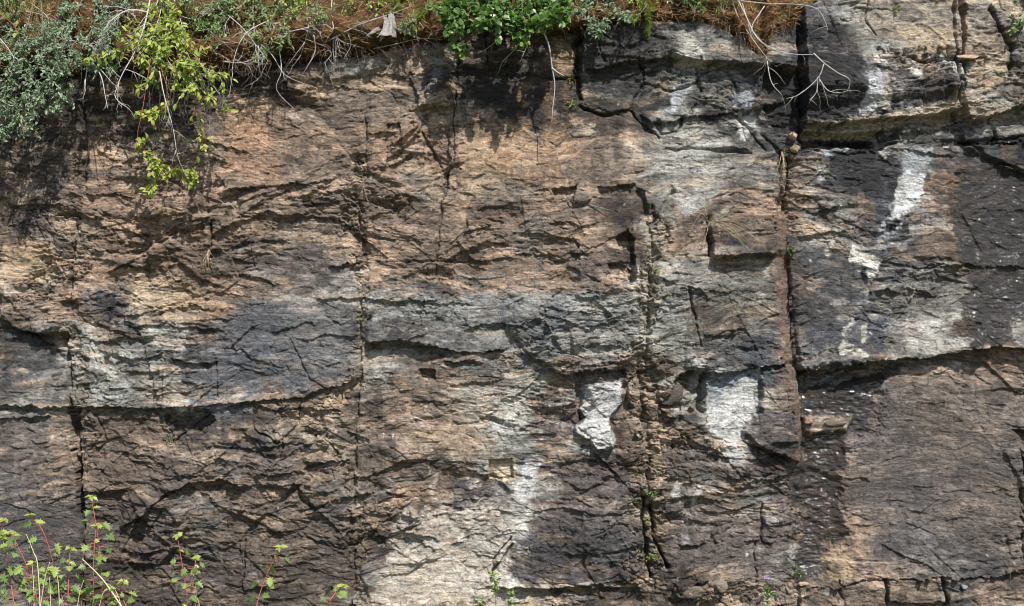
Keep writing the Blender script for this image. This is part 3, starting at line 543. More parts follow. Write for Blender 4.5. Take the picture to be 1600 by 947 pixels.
# ---- bend the rock back above its lip, then write the mesh
Yl = lip(X)+vn(X/12, X*0, 2)*6+vn(X/40, X*0, 5)*8
up = np.maximum(Yl-Y, 0)
up_r = np.minimum(up, 10)
PX = X*S
PZ = (947-np.where(up > 0, Yl-np.minimum(up, 8)*.9-np.maximum(up-8, 0)*.12, Y))*S
PY = -H+(up_r/10)**2*.03+np.maximum(up-8, 0)*S*3.0
lean = (473.5-Y)*S*.02                       # the face leans back a touch
PY = PY+lean
def grid_mesh(name, PX, PY, PZ):
    ny, nx = PX.shape
    co = np.stack([PX, PY, PZ], -1).reshape(-1, 3).astype(np.float32)
    idx = np.arange(nx*ny, dtype=np.int32).reshape(ny, nx)
    # rows run downwards, so this order faces -Y
    q = np.stack([idx[:-1, :-1], idx[1:, :-1], idx[1:, 1:], idx[:-1, 1:]], -1).reshape(-1)
    nf = len(q)//4
    me = bpy.data.meshes.new(name)
    me.vertices.add(nx*ny); me.vertices.foreach_set('co', co.reshape(-1))
    me.loops.add(len(q)); me.loops.foreach_set('vertex_index', q)
    me.polygons.add(nf); me.polygons.foreach_set('loop_start', np.arange(0, nf*4, 4, dtype=np.int32))
    me.update(calc_edges=True)
    return me
cliff_me = grid_mesh('cliff_face', PX, PY, PZ)
def vcol(me, name, arr):
    a = me.attributes.new(name, 'FLOAT_COLOR', 'POINT')
    al = np.ones((arr.shape[0]*arr.shape[1], 4), np.float32); al[:, :3] = arr.reshape(-1, 3)
    a.data.foreach_set('color', al.reshape(-1))
vcol(cliff_me, 'stain', COL)
wa = cliff_me.attributes.new('wet', 'FLOAT', 'POINT'); wa.data.foreach_set('value', WET.reshape(-1))

# ---------------------------------------------------------------- materials
def newmat(name):
    m = bpy.data.materials.new(name); m.use_nodes = True
    nt = m.node_tree; return m, nt, nt.nodes, nt.links, nt.nodes['Principled BSDF']
def math_node(N, L, op, a, b):
    n = N.new('ShaderNodeMath'); n.operation = op
    for i, v in enumerate((a, b)):
        if isinstance(v, (int, float)): n.inputs[i].default_value = v
        else: L.new(v, n.inputs[i])
    return n.outputs[0]
def noise_node(N, L, vec, scale, detail=4, rough=.6, dist=0):
    n = N.new('ShaderNodeTexNoise'); n.inputs['Scale'].default_value = scale; n.inputs['Detail'].default_value = detail
    n.inputs['Roughness'].default_value = rough; n.inputs['Distortion'].default_value = dist
    if vec: L.new(vec, n.inputs['Vector'])
    return n
def mapping(N, L, scale):
    tc = N.new('ShaderNodeTexCoord'); mp = N.new('ShaderNodeMapping'); mp.inputs['Scale'].default_value = scale
    L.new(tc.outputs['Object'], mp.inputs['Vector']); return mp.outputs[0]
def rock_material(name, attr=True, col=(.3, .25, .2), gain=1.0):
    m, nt, N, L, P = newmat(name)
    v1 = mapping(N, L, (1, 1, 3.2)); v0 = mapping(N, L, (1, 1, 1))
    a = noise_node(N, L, v1, 24, 9, .78, .8); b = noise_node(N, L, v1, 95, 5, .7); c = noise_node(N, L, v0, 260, 3, .7)
    f = math_node(N, L, 'MULTIPLY_ADD', a.outputs[0], 2.6); f.node.inputs[2].default_value = -.3
    g = math_node(N, L, 'MULTIPLY_ADD', b.outputs[0], 2.0); g.node.inputs[2].default_value = 0
    h = math_node(N, L, 'MULTIPLY_ADD', c.outputs[0], 2.2); h.node.inputs[2].default_value = -.1
    k = math_node(N, L, 'MULTIPLY', math_node(N, L, 'MULTIPLY', f, g), h); k = math_node(N, L, 'MULTIPLY', k, gain)
    src = None
    if attr:
        at_ = N.new('ShaderNodeAttribute'); at_.attribute_name = 'stain'; src = at_.outputs['Color']
    else:
        rgb = N.new('ShaderNodeRGB'); rgb.outputs[0].default_value = (*col, 1); src = rgb.outputs[0]
    vm = N.new('ShaderNodeVectorMath'); vm.operation = 'SCALE'; L.new(src, vm.inputs[0]); L.new(k, vm.inputs['Scale'])
    # pale mineral grains
    gr = noise_node(N, L, v0, 420, 2, .5); cr = N.new('ShaderNodeValToRGB'); cr.color_ramp.elements[0].position = .66; cr.color_ramp.elements[1].position = .74
    L.new(gr.outputs[0], cr.inputs[0])
    mx = N.new('ShaderNodeMix'); mx.data_type = 'RGBA'; mx.inputs['B'].default_value = (.42, .37, .31, 1)
    L.new(math_node(N, L, 'MULTIPLY', cr.outputs[0], .45), mx.inputs['Factor']); L.new(vm.outputs[0], mx.inputs['A'])
    L.new(mx.outputs['Result'], P.inputs['Base Color'])
    if attr:
        wn_ = noise_node(N, L, v1, 13, 2, .5, .5); wb = N.new('ShaderNodeBump'); wb.inputs['Distance'].default_value = .018; L.new(wn_.outputs[0], wb.inputs['Height']); L.new(wb.outputs[0], P.inputs['Coat Normal'])
        P.inputs['Coat Roughness'].default_value = .06; P.inputs['Coat IOR'].default_value = 1.5
        w = N.new('ShaderNodeAttribute'); w.attribute_name = 'wet'; L.new(math_node(N, L, 'POWER', w.outputs['Fac'], 1.5), P.inputs['Coat Weight'])
        w = N.new('ShaderNodeAttribute'); w.attribute_name = 'wet'
        rr = N.new('ShaderNodeMapRange'); L.new(w.outputs['Fac'], rr.inputs[0]); rr.inputs[3].default_value = .62; rr.inputs[4].default_value = .6
        L.new(rr.outputs[0], P.inputs['Roughness'])
    else: P.inputs['Roughness'].default_value = .7
    P.inputs['Specular IOR Level'].default_value = .4
    bp = N.new('ShaderNodeBump'); bp.inputs['Strength'].default_value = .9; bp.inputs['Distance'].default_value = .019
    bs = math_node(N, L, 'ADD', math_node(N, L, 'MULTIPLY', a.outputs[0], 1.1), math_node(N, L, 'MULTIPLY', b.outputs[0], .38))
    bs = math_node(N, L, 'ADD', bs, math_node(N, L, 'MULTIPLY', c.outputs[0], .16))
    L.new(bs, bp.inputs['Height']); L.new(bp.outputs[0], P.inputs['Normal'])
    return m
M_rock = rock_material('banded_schist')
cliff = link_mesh('cliff_face', cliff_me, M_rock); tag(cliff, 'tall blasted rock face of brown and grey banded schist with ledges and white lime stains', 'cliff', kind='structure')

def stone_mat(name, c): return rock_material(name, False, lin(c))
def simple(name, c, rough=.8, var=.35, scale=40, spec=.3, bump=0):
    m, nt, N, L, P = newmat(name)
    v = mapping(N, L, (1, 1, 1)); n = noise_node(N, L, v, scale, 4, .6)
    f = math_node(N, L, 'MULTIPLY_ADD', n.outputs[0], var*2); f.node.inputs[2].default_value = 1-var
    vm = N.new('ShaderNodeVectorMath'); vm.operation = 'SCALE'; vm.inputs[0].default_value = c; L.new(f, vm.inputs['Scale'])
    L.new(vm.outputs[0], P.inputs['Base Color']); P.inputs['Roughness'].default_value = rough; P.inputs['Specular IOR Level'].default_value = spec
    if bump:
        bp = N.new('ShaderNodeBump'); bp.inputs['Distance'].default_value = bump; L.new(n.outputs[0], bp.inputs['Height']); L.new(bp.outputs[0], P.inputs['Normal'])
    return m
def leaf_mat(name, c1, c2, trans=.35, rough=.45, c3=None):
    """c1..c2: spread of colours between single leaves"""
    m, nt, N, L, P = newmat(name)
    g = N.new('ShaderNodeNewGeometry'); cr = N.new('ShaderNodeValToRGB'); L.new(g.outputs['Random Per Island'], cr.inputs[0])
    e = cr.color_ramp.elements; e[0].color = (*c1, 1); e[1].color = (*c2, 1)
    if c3: x = e.new(.9); x.color = (*c2, 1); e[2].color = (*c3, 1)
    L.new(cr.outputs[0], P.inputs['Base Color']); P.inputs['Roughness'].default_value = rough; P.inputs['Specular IOR Level'].default_value = .4
    t = N.new('ShaderNodeBsdfTranslucent'); sc = N.new('ShaderNodeVectorMath'); sc.operation = 'MULTIPLY'; L.new(cr.outputs[0], sc.inputs[0]); sc.inputs[1].default_value = (1.1, 1.2, .5)
    L.new(sc.outputs[0], t.inputs[0]); mx = N.new('ShaderNodeMixShader'); mx.inputs[0].default_value = trans
    L.new(P.outputs[0], mx.inputs[1]); L.new(t.outputs[0], mx.inputs[2]); L.new(mx.outputs[0], N['Material Output'].inputs[0])
    return m
LM = {'willow': leaf_mat('silver_leaf', (.10, .15, .085), (.23, .30, .19), .25), 'lime': leaf_mat('lime_leaf', (.14, .21, .04), (.40, .44, .09), .35, .5, (.30, .19, .09)),
      'birch': leaf_mat('green_leaf', (.045, .10, .022), (.15, .24, .06), .3, .35), 'grey': leaf_mat('greygreen_leaf', (.10, .15, .05), (.26, .32, .14), .3),
      'needle': leaf_mat('needle', (.08, .14, .015), (.22, .28, .03), .3), 'ninebark': leaf_mat('bramble_leaf', (.10, .17, .05), (.26, .34, .09), .3, .45, (.44, .46, .10)),
      'moss': leaf_mat('moss_tuft', (.08, .11, .02), (.20, .24, .04), .2), 'ivory': leaf_mat('seed_head', (.5, .45, .35), (.7, .65, .55), .3), 'violet': leaf_mat('petal', (.42, .33, .60), (.55, .45, .72), .3)}
M_twig = simple('weathered_twig', (.37, .34, .31), .7, .25, 60); M_bark = simple('grey_brown_bark', (.16, .12, .09), .8, .3, 60)
M_red = simple('red_stem', (.42, .10, .09), .5, .25, 40); M_straw = simple('straw', (.55, .45, .28), .6, .2, 50); M_stump = simple('silvered_wood', (.24, .22, .20), .85, .8, 55, .2, .012)
M_needle_dry = leaf_mat('dry_needles', (.15, .07, .03), (.32, .18, .08), .1, .7, (.45, .32, .18))

# ---------------------------------------------------------------- soil bank above the rock
bx = axis(-60, 1660, 3.0, -4200, 5800, 1.08); bv = np.concatenate([np.linspace(0, 1, 40), 1+np.linspace(.02, 1, 60)**1.5*14])
BX, BV = np.meshgrid(bx, bv.astype(np.float32))
le = lip(BX); 
thick = np.interp(BX, [-100, 0, 150, 300, 420, 520, 640, 700, 720, 900, 1000, 1100, 1180, 1240, 1260, 1700], [30, 30, 35, 40, 40, 34, 26, 20, 14, 14, 8, 8, 14, 8, 2, 2])  # depth of the peat mat in drawing units
t1 = np.minimum(BV, 1); t2 = np.maximum(BV-1, 0)
out = np.interp(BX, [-100, 0, 350, 600, 700, 1000, 1200, 1700], [.09, .09, .10, .10, .06, .0, .02, -.06])
SY = .16-(.16+out)*np.sin(t1*math.pi/2)**.7+t2*.42
SZ = (947-le)*S-.05+(.05+thick*S)*t1**1.2+np.where(t2 < 2, t2*.36, .72+(t2-2)*.10)
nn = fbm(BX/26, BV*5, 1, 4); n4 = fbm(BX/9, BV*14, 4, 3); n5 = fbm(BX/120, BV*1.3, 6, 3)
SY = SY-nn*.09-n4*.035-n5*.10*np.minimum(BV, 3); SZ = SZ+nn*.05*t1+n5*.14*t2*np.exp(-t2*.1)+n4*.012
soil_me = grid_mesh('soil_bank', (BX*S)[::-1], SY[::-1], SZ[::-1])
sc_ = np.zeros(BX.shape+(3,), np.float32)
top = sst(.25, .9, BV+nn*.9)[..., None]
sc_[:] = np.array([.035, .024, .016]); litter = np.array([.13, .072, .032]); mossy = np.array([.07, .075, .025])
mm = sst(.05, .4, fbm(BX/60, BV*2.2, 3, 3))[..., None]*.7
sc_ = sc_*(1-top)+(litter*(1-mm)+mossy*mm)*top
sc_ *= (1+n4*.7)[..., None]
vcol(soil_me, 'stain', sc_[::-1])
def soil_material():
    m, nt, N, L, P = newmat('peaty_soil')
    a = N.new('ShaderNodeAttribute'); a.attribute_name = 'stain'; v = mapping(N, L, (1, 1, 1)); n = noise_node(N, L, v, 70, 6, .75)
    f = math_node(N, L, 'MULTIPLY_ADD', n.outputs[0], 2.4); f.node.inputs[2].default_value = -.2
    vm = N.new('ShaderNodeVectorMath'); vm.operation = 'SCALE'; L.new(a.outputs['Color'], vm.inputs[0]); L.new(f, vm.inputs['Scale']); L.new(vm.outputs[0], P.inputs['Base Color'])
    P.inputs['Roughness'].default_value = .95; P.inputs['Specular IOR Level'].default_value = .1
    bp = N.new('ShaderNodeBump'); bp.inputs['Distance'].default_value = .03; L.new(n.outputs[0], bp.inputs['Height']); L.new(bp.outputs[0], P.inputs['Normal']); return m
soil = link_mesh('soil_bank', soil_me, soil_material()); soil_me.polygons.foreach_set('use_smooth', [True]*len(soil_me.polygons)); tag(soil, 'dark peaty soil bank lying on top of the rock face', 'soil', kind='structure')
def soil_pt(px, v):
    i = int(np.argmin(np.abs(bx-px))); j = int(np.argmin(np.abs(bv-v)))
    return Vector((px*S, float(SY[j, i]), float(SZ[j, i])))

ROWS_ = 473.5-(SZ-CZ)/S*8/(SY+8)
def bank_at(px, py, y=0.0):
    """like at(), but never buried in the soil bank"""
    if py < lip(px)-8:
        i = int(np.argmin(np.abs(bx-px))); r_ = ROWS_[:, i]; k = np.where(r_ <= py)[0]
        if len(k): y = min(y, float(SY[k[0], i])-.03)
    return at(px, py, y)
# ground in front of the cliff
gm, nt, N, L, P = newmat('grassy_gravel')
v = mapping(N, L, (1, 1, 1)); a = noise_node(N, L, v, 1.3, 8, .7); cr = N.new('ShaderNodeValToRGB'); L.new(a.outputs[0], cr.inputs[0])
cr.color_ramp.elements[0].color = (.05, .08, .02, 1); cr.color_ramp.elements[0].position = .42; cr.color_ramp.elements[1].color = (.17, .14, .10, 1); cr.color_ramp.elements[1].position = .6
L.new(cr.outputs[0], P.inputs['Base Color']); P.inputs['Roughness'].default_value = .95
GZ = -.42
gx_ = np.concatenate([-np.geomspace(200, 6, 24), np.linspace(-5, 12, 80), np.geomspace(13, 210, 24)]); gy_ = np.concatenate([np.linspace(3, -8, 60), -np.geomspace(8.5, 200, 24)])
GX, GY = np.meshgrid(gx_, gy_)
GH = GZ+fbm(GX/1.7, GY/1.3, 2, 3)*.10
gme = grid_mesh('ground', GX.astype(np.float32), GY.astype(np.float32), GH.astype(np.float32)); gme.flip_normals()
for p_ in (): pass
ground = link_mesh('ground', gme, gm); gme.polygons.foreach_set('use_smooth', [True]*len(gme.polygons)); tag(ground, kind='structure')
# the face carries on down to the ground
print('GRID', X.shape, 'H range', float(H.min()), float(H.max()))
#VEGETATION
# ---------------------------------------------------------------- leaves, twigs, plants
R = random.Random(5)
def rv(s=1.): return Vector((R.gauss(0, s), R.gauss(0, s), R.gauss(0, s)))
OVAL = [(.25, .40), (.60, .46)]
LOBED = [(.12, .12), (.10, .40), (.30, .20), (.46, .58), (.48, .22), (.66, .38), (.68, .16), (.84, .17), (.88, .06)]
def leaf(mb, p, d, nrm, L, W, kind='oval', curl=.25):
    d = d.normalized(); s = d.cross(nrm)
    if s.length < .05: s = d.cross(Vector((1, .3, .2)))
    s.normalize(); n = s.cross(d).normalized()
    if n.dot(nrm) < 0: n = -n
    if kind == 'strip':
        mid = p+d*L*.5+n*L*curl*.3; w = s*W
        mb.add([p-w*.5, p+w*.5, mid+w*.5, mid-w*.5, p+d*L], [(0, 1, 2, 3), (3, 2, 4)]); return
    if kind == 'oval':
        (t1, w1), (t2, w2) = OVAL
        def q(t, w): return p+d*(L*t)+s*(W*w)+n*(abs(w)*W*.35-L*curl*t*t)
        mb.add([q(0, 0), q(t1, 0), q(t2, 0), q(1, 0), q(t1, -w1), q(t2, -w2), q(t1, w1), q(t2, w2)],
               [(0, 6, 1), (0, 1, 4), (1, 6, 7, 2), (1, 2, 5, 4), (2, 7, 3), (2, 3, 5)]); return
    def q(t, w): return p+d*(L*t)+s*(W*w)+n*(abs(w)*W*.30-L*curl*t*t)
    r_ = [q(t, w) for t, w in LOBED]; l_ = [q(t, -w) for t, w in LOBED]
    vs = [q(0, 0), q(.35, 0), q(.7, 0), q(1, 0)]+r_+l_
    k = len(LOBED); fs = []
    for o in (0, k):
        idx = [0]+[4+o+i for i in range(k)]+[3]
        for i in range(len(idx)-1):
            c = 1 if i < 5 else 2
            f = (c, idx[i], idx[i+1])
            if i == 5: fs.append((1, idx[i], 2))
            fs.append(f)
    mb.add(vs, fs)
def wander(p, d, length, n=6, grav=.1, wig=.25):
    pts = [p.copy()]; d = d.normalized()
    for i in range(n):
        d = (d+rv(wig)/math.sqrt(n)*1.3+Vector((0, 0, -grav))).normalized()
        pts.append(pts[-1]+d*(length/n))
    return pts
def smooth_path(pts, n=4):
    out = []
    P_ = [pts[0]]+list(pts)+[pts[-1]]
    for i in range(1, len(P_)-2):
        a, b, c, d = P_[i-1:i+3]
        for k in range(n):
            t = k/n
            out.append(.5*((2*b)+(c-a)*t+(2*a-5*b+4*c-d)*t*t+(3*b-a-3*c+d)*t*t*t))
    out.append(pts[-1]); return out
def onpath(pts, t):
    f = t*(len(pts)-1); i = min(int(f), len(pts)-2); return pts[i].lerp(pts[i+1], f-i), (pts[i+1]-pts[i]).normalized()
def leafy(name, label, cat, stems, mat, stemmat, L, W, ntw, twl, nl, kind='oval', group=None, r=.0035, grav=.12, bias=(0, -.35, .1), spread=1., t0=.15, up=.8, second=0, curl=.25, wig=.25, leafname='leaves'):
    """stems: lists of (px, py, depth); short twigs leave them and carry the leaves"""
    base = bank_at(*stems[0][0]); root = empty(name, base, label, cat, group)
    ml = MB(); bias = Vector(bias)
    for st in stems:
        ms = MB(); pts = smooth_path([bank_at(*q)+rv(.004) for q in st]); ms.tube(pts, r, r*.35)
        ln = sum((b-a).length for a, b in zip(pts[:-1], pts[1:]))
        nt_ = max(2, int(ntw*ln))
        for i in range(nt_):
            t = t0+(1-t0)*(i+R.random())/nt_
            p, tg = onpath(pts, min(t, 1)); d = (tg*.7+rv(.55*spread)+bias)
            tw = wander(p, d, twl*R.uniform(.5, 1.3), 4, grav, wig); ms.tube(tw, r*.4, r*.2, 3, False)
            tws = [tw]
            for k in range(second):
                p2, tg2 = onpath(tw, R.uniform(.2, .9)); t2 = wander(p2, tg2*.5+rv(.7), twl*.5*R.uniform(.5, 1.2), 3, grav, wig); ms.tube(t2, r*.3, r*.15, 3, False); tws.append(t2)
            for w_ in tws:
                for k in range(nl):
                    q, tq = onpath(w_, min(1, (k+.6)/nl)); d = tq*.6+rv(.55)+Vector((0, -.15, 0))
                    nrm = Vector((.25, -.5, up))+rv(.45); sc = R.uniform(.6, 1.15)
                    leaf(ml, q, d, nrm, L*sc, W*sc, kind, curl*R.uniform(.2, 1.5))
        ms.build('stem', stemmat, root)
    ml.build(leafname, mat, root, smooth=False)
    return root
def twiggy(name, label, stems, mat=None, r=.004, sub=6, subl=.18, depth=2, group=None, cat='dead branch', grav=.08, wig=.35, bias=(0, -.1, -.1), t0=.15):
    base = bank_at(*stems[0][0]); root = empty(name, base, label, cat, group)
    mats = mat or M_twig
    main = None
    def rec(pts, r_, lv):
        if lv <= 0: return
        for i in range(sub if lv == depth else max(2, sub//2)):
            p, tg = onpath(pts, t0+(1-t0)*(i+R.random())/(sub if lv == depth else max(2, sub//2)))
            t_ = wander(p, tg*.8+rv(.6)+Vector(bias), subl*R.uniform(.4, 1.3)*(.6 if lv < depth else 1), 6, grav, wig)
            main.tube(t_, r_*.5, r_*.15, 4, False); rec(t_, r_*.45, lv-1)
    for st in stems:
        main = MB(); pts = smooth_path([bank_at(*q)+rv(.003) for q in st]); main.tube(pts, r, r*.3, 6); rec(pts, r, depth)
        main.build('branch', mats, root)
    return root

# -- shrubs along the top of the rock
W1 = []
for a in [[(150, -40, .3), (120, 20, .0), (95, 80, -.25), (70, 130, -.35), (48, 195, -.38)], [(150, -40, .3), (150, 20, .05), (130, 70, -.2), (105, 120, -.3), (92, 165, -.32)],
          [(60, -40, .3), (40, 40, .0), (20, 100, -.2), (12, 150, -.25), (6, 205, -.25)], [(60, -40, .3), (70, 50, .0), (60, 100, -.22), (35, 150, -.3), (30, 185, -.3)],
          [(210, -50, .35), (190, 10, .1), (160, 60, -.15), (150, 110, -.2)], [(60, -40, .3), (10, 60, .05), (-20, 120, -.2), (-50, 180, -.3)], [(150, -40, .3), (90, 30, .05), (50, 70, -.15), (25, 110, -.2)],
          [(210, -50, .35), (180, 30, .0), (170, 60, -.2), (172, 95, -.22)], [(150, -40, .3), (110, 30, .05), (80, 60, -.2), (100, 100, -.3), (60, 150, -.36)]]: W1.append(a)
leafy('willow_shrub', 'silvery green small-leaved shrub spilling over the left end of the rock face', 'shrub', W1, LM['willow'], M_bark, .030, .013, 42, .11, 7, second=1, t0=.2, spread=1.)
leafy('willow_shrub', 'small dark grey-green shrub growing in the soil above the silvery shrub', 'shrub', [[(135, -30, .5), (120, -5, .3), (105, 15, .2)], [(135, -30, .5), (150, 0, .3), (165, 22, .2)]],
      LM['willow'], M_bark, .03, .013, 45, .09, 6, second=1)
leafy('vine_seedling', 'bright yellow-green seedling with broad leaves at the far left of the bank', 'seedling', [[(30, 70, .0), (26, 45, -.05), (12, 32, -.05)], [(30, 70, .0), (32, 50, -.06), (22, 44, -.08)]], LM['lime'], M_red, .05, .045, 22, .05, 2, 'lobed')
leafy('lime_shrub', 'lime green leafy shrub leaning over the edge beneath a web of grey twigs', 'shrub',
      [[(260, -30, .3), (250, 20, .0), (235, 60, -.2), (215, 90, -.28)], [(260, -30, .3), (265, 40, .0), (280, 80, -.2), (310, 100, -.3), (345, 118, -.32)], [(260, -30, .3), (230, 40, .0), (195, 75, -.2), (165, 88, -.25)],
       [(260, -30, .3), (255, 50, -.05), (262, 95, -.25), (300, 130, -.33)], [(262, -30, .3), (262, 40, -.05), (250, 75, -.2), (240, 118, -.3)], [(262, -30, .3), (285, 40, -.05), (290, 75, -.2), (325, 140, -.3)]],
      LM['lime'], M_twig, .042, .021, 24, .14, 6, second=1, t0=.15, spread=1.5)
leafy('hanging_vine', 'yellow-green leafy spray hanging lowest on the rock below the lime shrub', 'vine',
      [[(235, 90, -.28), (222, 170, -.30), (216, 215, -.28), (232, 245, -.27), (250, 262, -.26), (285, 270, -.25), (300, 282, -.24)], [(232, 245, -.27), (240, 270, -.26), (236, 300, -.25)], [(250, 100, -.28), (262, 150, -.28), (245, 180, -.28), (225, 175, -.27)]],
      LM['lime'], M_red, .042, .026, 46, .06, 5, t0=.35, r=.002, bias=(0, -.2, 0))
leafy('hanging_vine', 'thin leafy sprig hanging to the right of the lowest yellow-green spray', 'vine',
      [[(300, 130, -.3), (305, 170, -.28), (318, 205, -.27), (312, 235, -.27)], [(300, 130, -.3), (330, 165, -.27), (358, 172, -.26)]], LM['lime'], M_red, .038, .022, 22, .05, 4, t0=.3, r=.002)
leafy('olive_shrub', 'grey-green fine-leaved shrub on the bank left of the arched white twigs', 'shrub',
      [[(400, -40, .4), (385, 0, .2), (350, 30, .05), (330, 55, .0)], [(400, -40, .4), (410, 10, .15), (430, 45, .0), (450, 60, -.05)], [(400, -40, .4), (395, 20, .1), (400, 60, -.05), (412, 82, -.1)], [(400, -40, .4), (360, -5, .2), (315, 15, .1)], [(400, -40, .4), (440, 0, .2), (455, 25, .1)]],
      LM['grey'], M_twig, .028, .013, 50, .12, 7, second=1)
leafy('broadleaf_shrub', 'glossy dark green broad-leaved shrub overhanging the middle of the cliff top', 'shrub',
      [[(800, -60, .3), (770, -10, .0), (730, 15, -.25), (706, 45, -.35)], [(800, -60, .3), (790, 0, -.05), (770, 25, -.3), (745, 38, -.36)], [(800, -60, .3), (815, 0, -.05), (812, 30, -.3), (808, 55, -.36)],
       [(800, -60, .3), (850, -5, .0), (865, 20, -.28), (845, 38, -.36)], [(800, -60, .3), (740, -20, .1), (700, 5, -.2), (698, 25, -.28)], [(706, 40, -.3), (712, 65, -.32), (718, 78, -.3)], [(800, -60, .3), (840, -20, .0), (800, 20, -.3), (828, 40, -.36)],
       [(800, -60, .3), (870, -20, .1), (890, 5, -.15), (880, 30, -.25)], [(800, -60, .3), (760, -20, .0), (790, 10, -.3), (770, 45, -.38)]],
      LM['birch'], M_bark, .052, .040, 24, .09, 5, second=1, t0=.2, curl=.15)
leafy('willow_shrub', 'grey-green willow sprigs in a tuft right of the broad-leaved shrub', 'shrub',
      [[(940, -30, .3), (930, 10, .05), (922, 45, -.12)], [(940, -30, .3), (960, 10, .05), (985, 30, -.1)], [(940, -30, .3), (915, 0, .1), (905, 25, -.05)], [(940, -30, .3), (950, 20, .0), (935, 50, -.1)]], LM['willow'], M_bark, .036, .02, 30, .08, 5, second=1)
leafy('leafy_sapling', 'green sapling poking in at the top right corner', 'sapling', [[(1660, -20, .1), (1620, 5, .0), (1585, 30, -.1)], [(1660, -20, .1), (1630, 20, -.05), (1590, 42, -.12)], [(1660, -20, .1), (1610, -10, .0), (1596, 0, -.1)]], LM['grey'], M_bark, .036, .016, 30, .07, 5, second=1)
leafy('leafy_sapling', 'sparse yellow-green sapling above the grey stump', 'sapling', [[(560, -40, .6), (555, 0, .4), (545, 15, .35)], [(560, -40, .6), (575, -5, .4), (590, 8, .35)]], LM['lime'], M_bark, .03, .016, 26, .09, 5)
leafy('leafy_sapling', 'low green sprig growing from the turf right of the broad-leaved shrub', 'sapling', [[(1060, 10, .2), (1075, -5, .15), (1095, -10, .1)], [(1060, 10, .2), (1040, -5, .15)]], LM['birch'], M_bark, .03, .02, 30, .07, 4)
# pine sapling: needles in tufts
def pine(name, label, stems, nl=.055):
    root = empty(name, bank_at(*stems[0][0]), label, 'pine'); ml = MB()
    for st in stems:
        ms = MB(); pts = smooth_path([bank_at(*q) for q in st]); ms.tube(pts, .006, .002)
        for i in range(9):
            p, tg = onpath(pts, .25+.75*(i+R.random())/9); tw = wander(p, tg+rv(.5)+Vector((0, -.2, .3)), .09, 4, 0, .2); ms.tube(tw, .002, .001, 3, False)
            for k in range(70):
                q, tq = onpath(tw, R.uniform(.1, 1)); leaf(ml, q, tq*.9+rv(.55), rv(1), nl*R.uniform(.7, 1.2), .0022, 'strip', .2)
        ms.build('branch', M_bark, root)
    ml.build('needles', LM['needle'], root, False); return root
pine('pine_sapling', 'young pine with tufts of yellow-green needles on the bank right of the stump', [[(660, -60, .5), (655, -15, .3), (630, 8, .15), (618, 18, .1)], [(660, -60, .5), (670, -10, .3), (668, 15, .15), (660, 25, .1)], [(660, -60, .5), (690, -20, .3), (700, 0, .15)], [(660, -60, .5), (640, -20, .35), (620, -5, .25)]])
pine('pine_seedling', 'tiny pine seedling at the lip right of the willow tuft', [[(1012, 5, .12), (1003, 18, .05), (996, 28, .0)], [(1012, 5, .12), (1014, 20, .05), (1012, 32, .0)]], .035)

# -- dead branches
twiggy('dead_branch', 'long pale branch slanting down through the lime green shrub', [[(238, -20, .1), (228, 30, -.1), (212, 75, -.25), (190, 118, -.33), (178, 150, -.35)], [(232, 20, -.05), (200, 15, -.1), (170, 35, -.2), (150, 70, -.25)]], r=.006, sub=9, subl=.16)
twiggy('dead_branch', 'pale forked twig hanging over the dark recess beside the silvery shrub', [[(145, 98, -.22), (158, 120, -.3), (165, 150, -.33), (170, 170, -.33)], [(145, 98, -.22), (160, 112, -.28), (178, 132, -.33)], [(136, 100, -.25), (134, 130, -.3), (131, 148, -.3)]], r=.0042, sub=3, subl=.07)
twiggy('dead_branch', 'long white twig with fine tips hanging down through the yellow-green spray', [[(248, 110, -.3), (258, 150, -.33), (270, 200, -.32), (276, 235, -.31), (282, 258, -.3)]], r=.004, sub=7, subl=.12)
twiggy('dead_twigs', 'dense brush of thin grey twigs hanging beneath the lime shrub', [[(230+i*9, 95, -.1), (232+i*8+R.uniform(-5, 5), 125, -.14), (228+i*8+R.uniform(-9, 9), 165+R.uniform(-15, 15), -.13)] for i in range(9)], r=.0022, sub=6, subl=.09, cat='twigs')
twiggy('dead_branch', 'spreading silver twigs to the right of the lime shrub', [[(285, 90, -.1), (310, 118, -.25), (325, 150, -.3), (328, 168, -.3)], [(290, 95, -.1), (325, 125, -.25), (350, 160, -.3)]], r=.003, sub=7, subl=.13)
twiggy('dead_branch', 'tangled grey branch looping across the bank under the grey-green shrub', [[(340, 10, .1), (375, 40, -.05), (400, 70, -.15), (420, 98, -.2)], [(420, 30, .0), (385, 52, -.1), (368, 80, -.15), (362, 112, -.18)], [(350, 95, -.1), (380, 98, -.15), (410, 82, -.18)]], r=.004, sub=7, subl=.16)
twiggy('dead_branch', 'arched white roots drooping from the soil left of the pale slab', [[(398, 60, -.05), (425, 85, -.15), (445, 118, -.2), (482, 135, -.15)], [(435, 75, -.08), (440, 110, -.16), (433, 140, -.15), (462, 172, -.1)], [(404, 70, -.05), (403, 100, -.12), (408, 118, -.1)], [(490, 55, .0), (492, 80, -.1), (480, 105, -.15), (474, 118, -.12)], [(545, 55, -.02), (548, 72, -.1), (536, 92, -.1)]], r=.0035, sub=2, subl=.07, depth=1)
twiggy('dead_branch', 'bleached many-forked branch lying on the rusty needle bank', [[(475, -20, .3), (480, 15, .1), (483, 45, -.02), (470, 85, -.1)], [(520, -10, .3), (518, 20, .1), (521, 50, .0), (519, 80, -.1), (505, 100, -.12)], [(430, 55, .0), (470, 45, -.02), (510, 40, .0), (530, 60, .02)]], r=.004, sub=9, subl=.18)
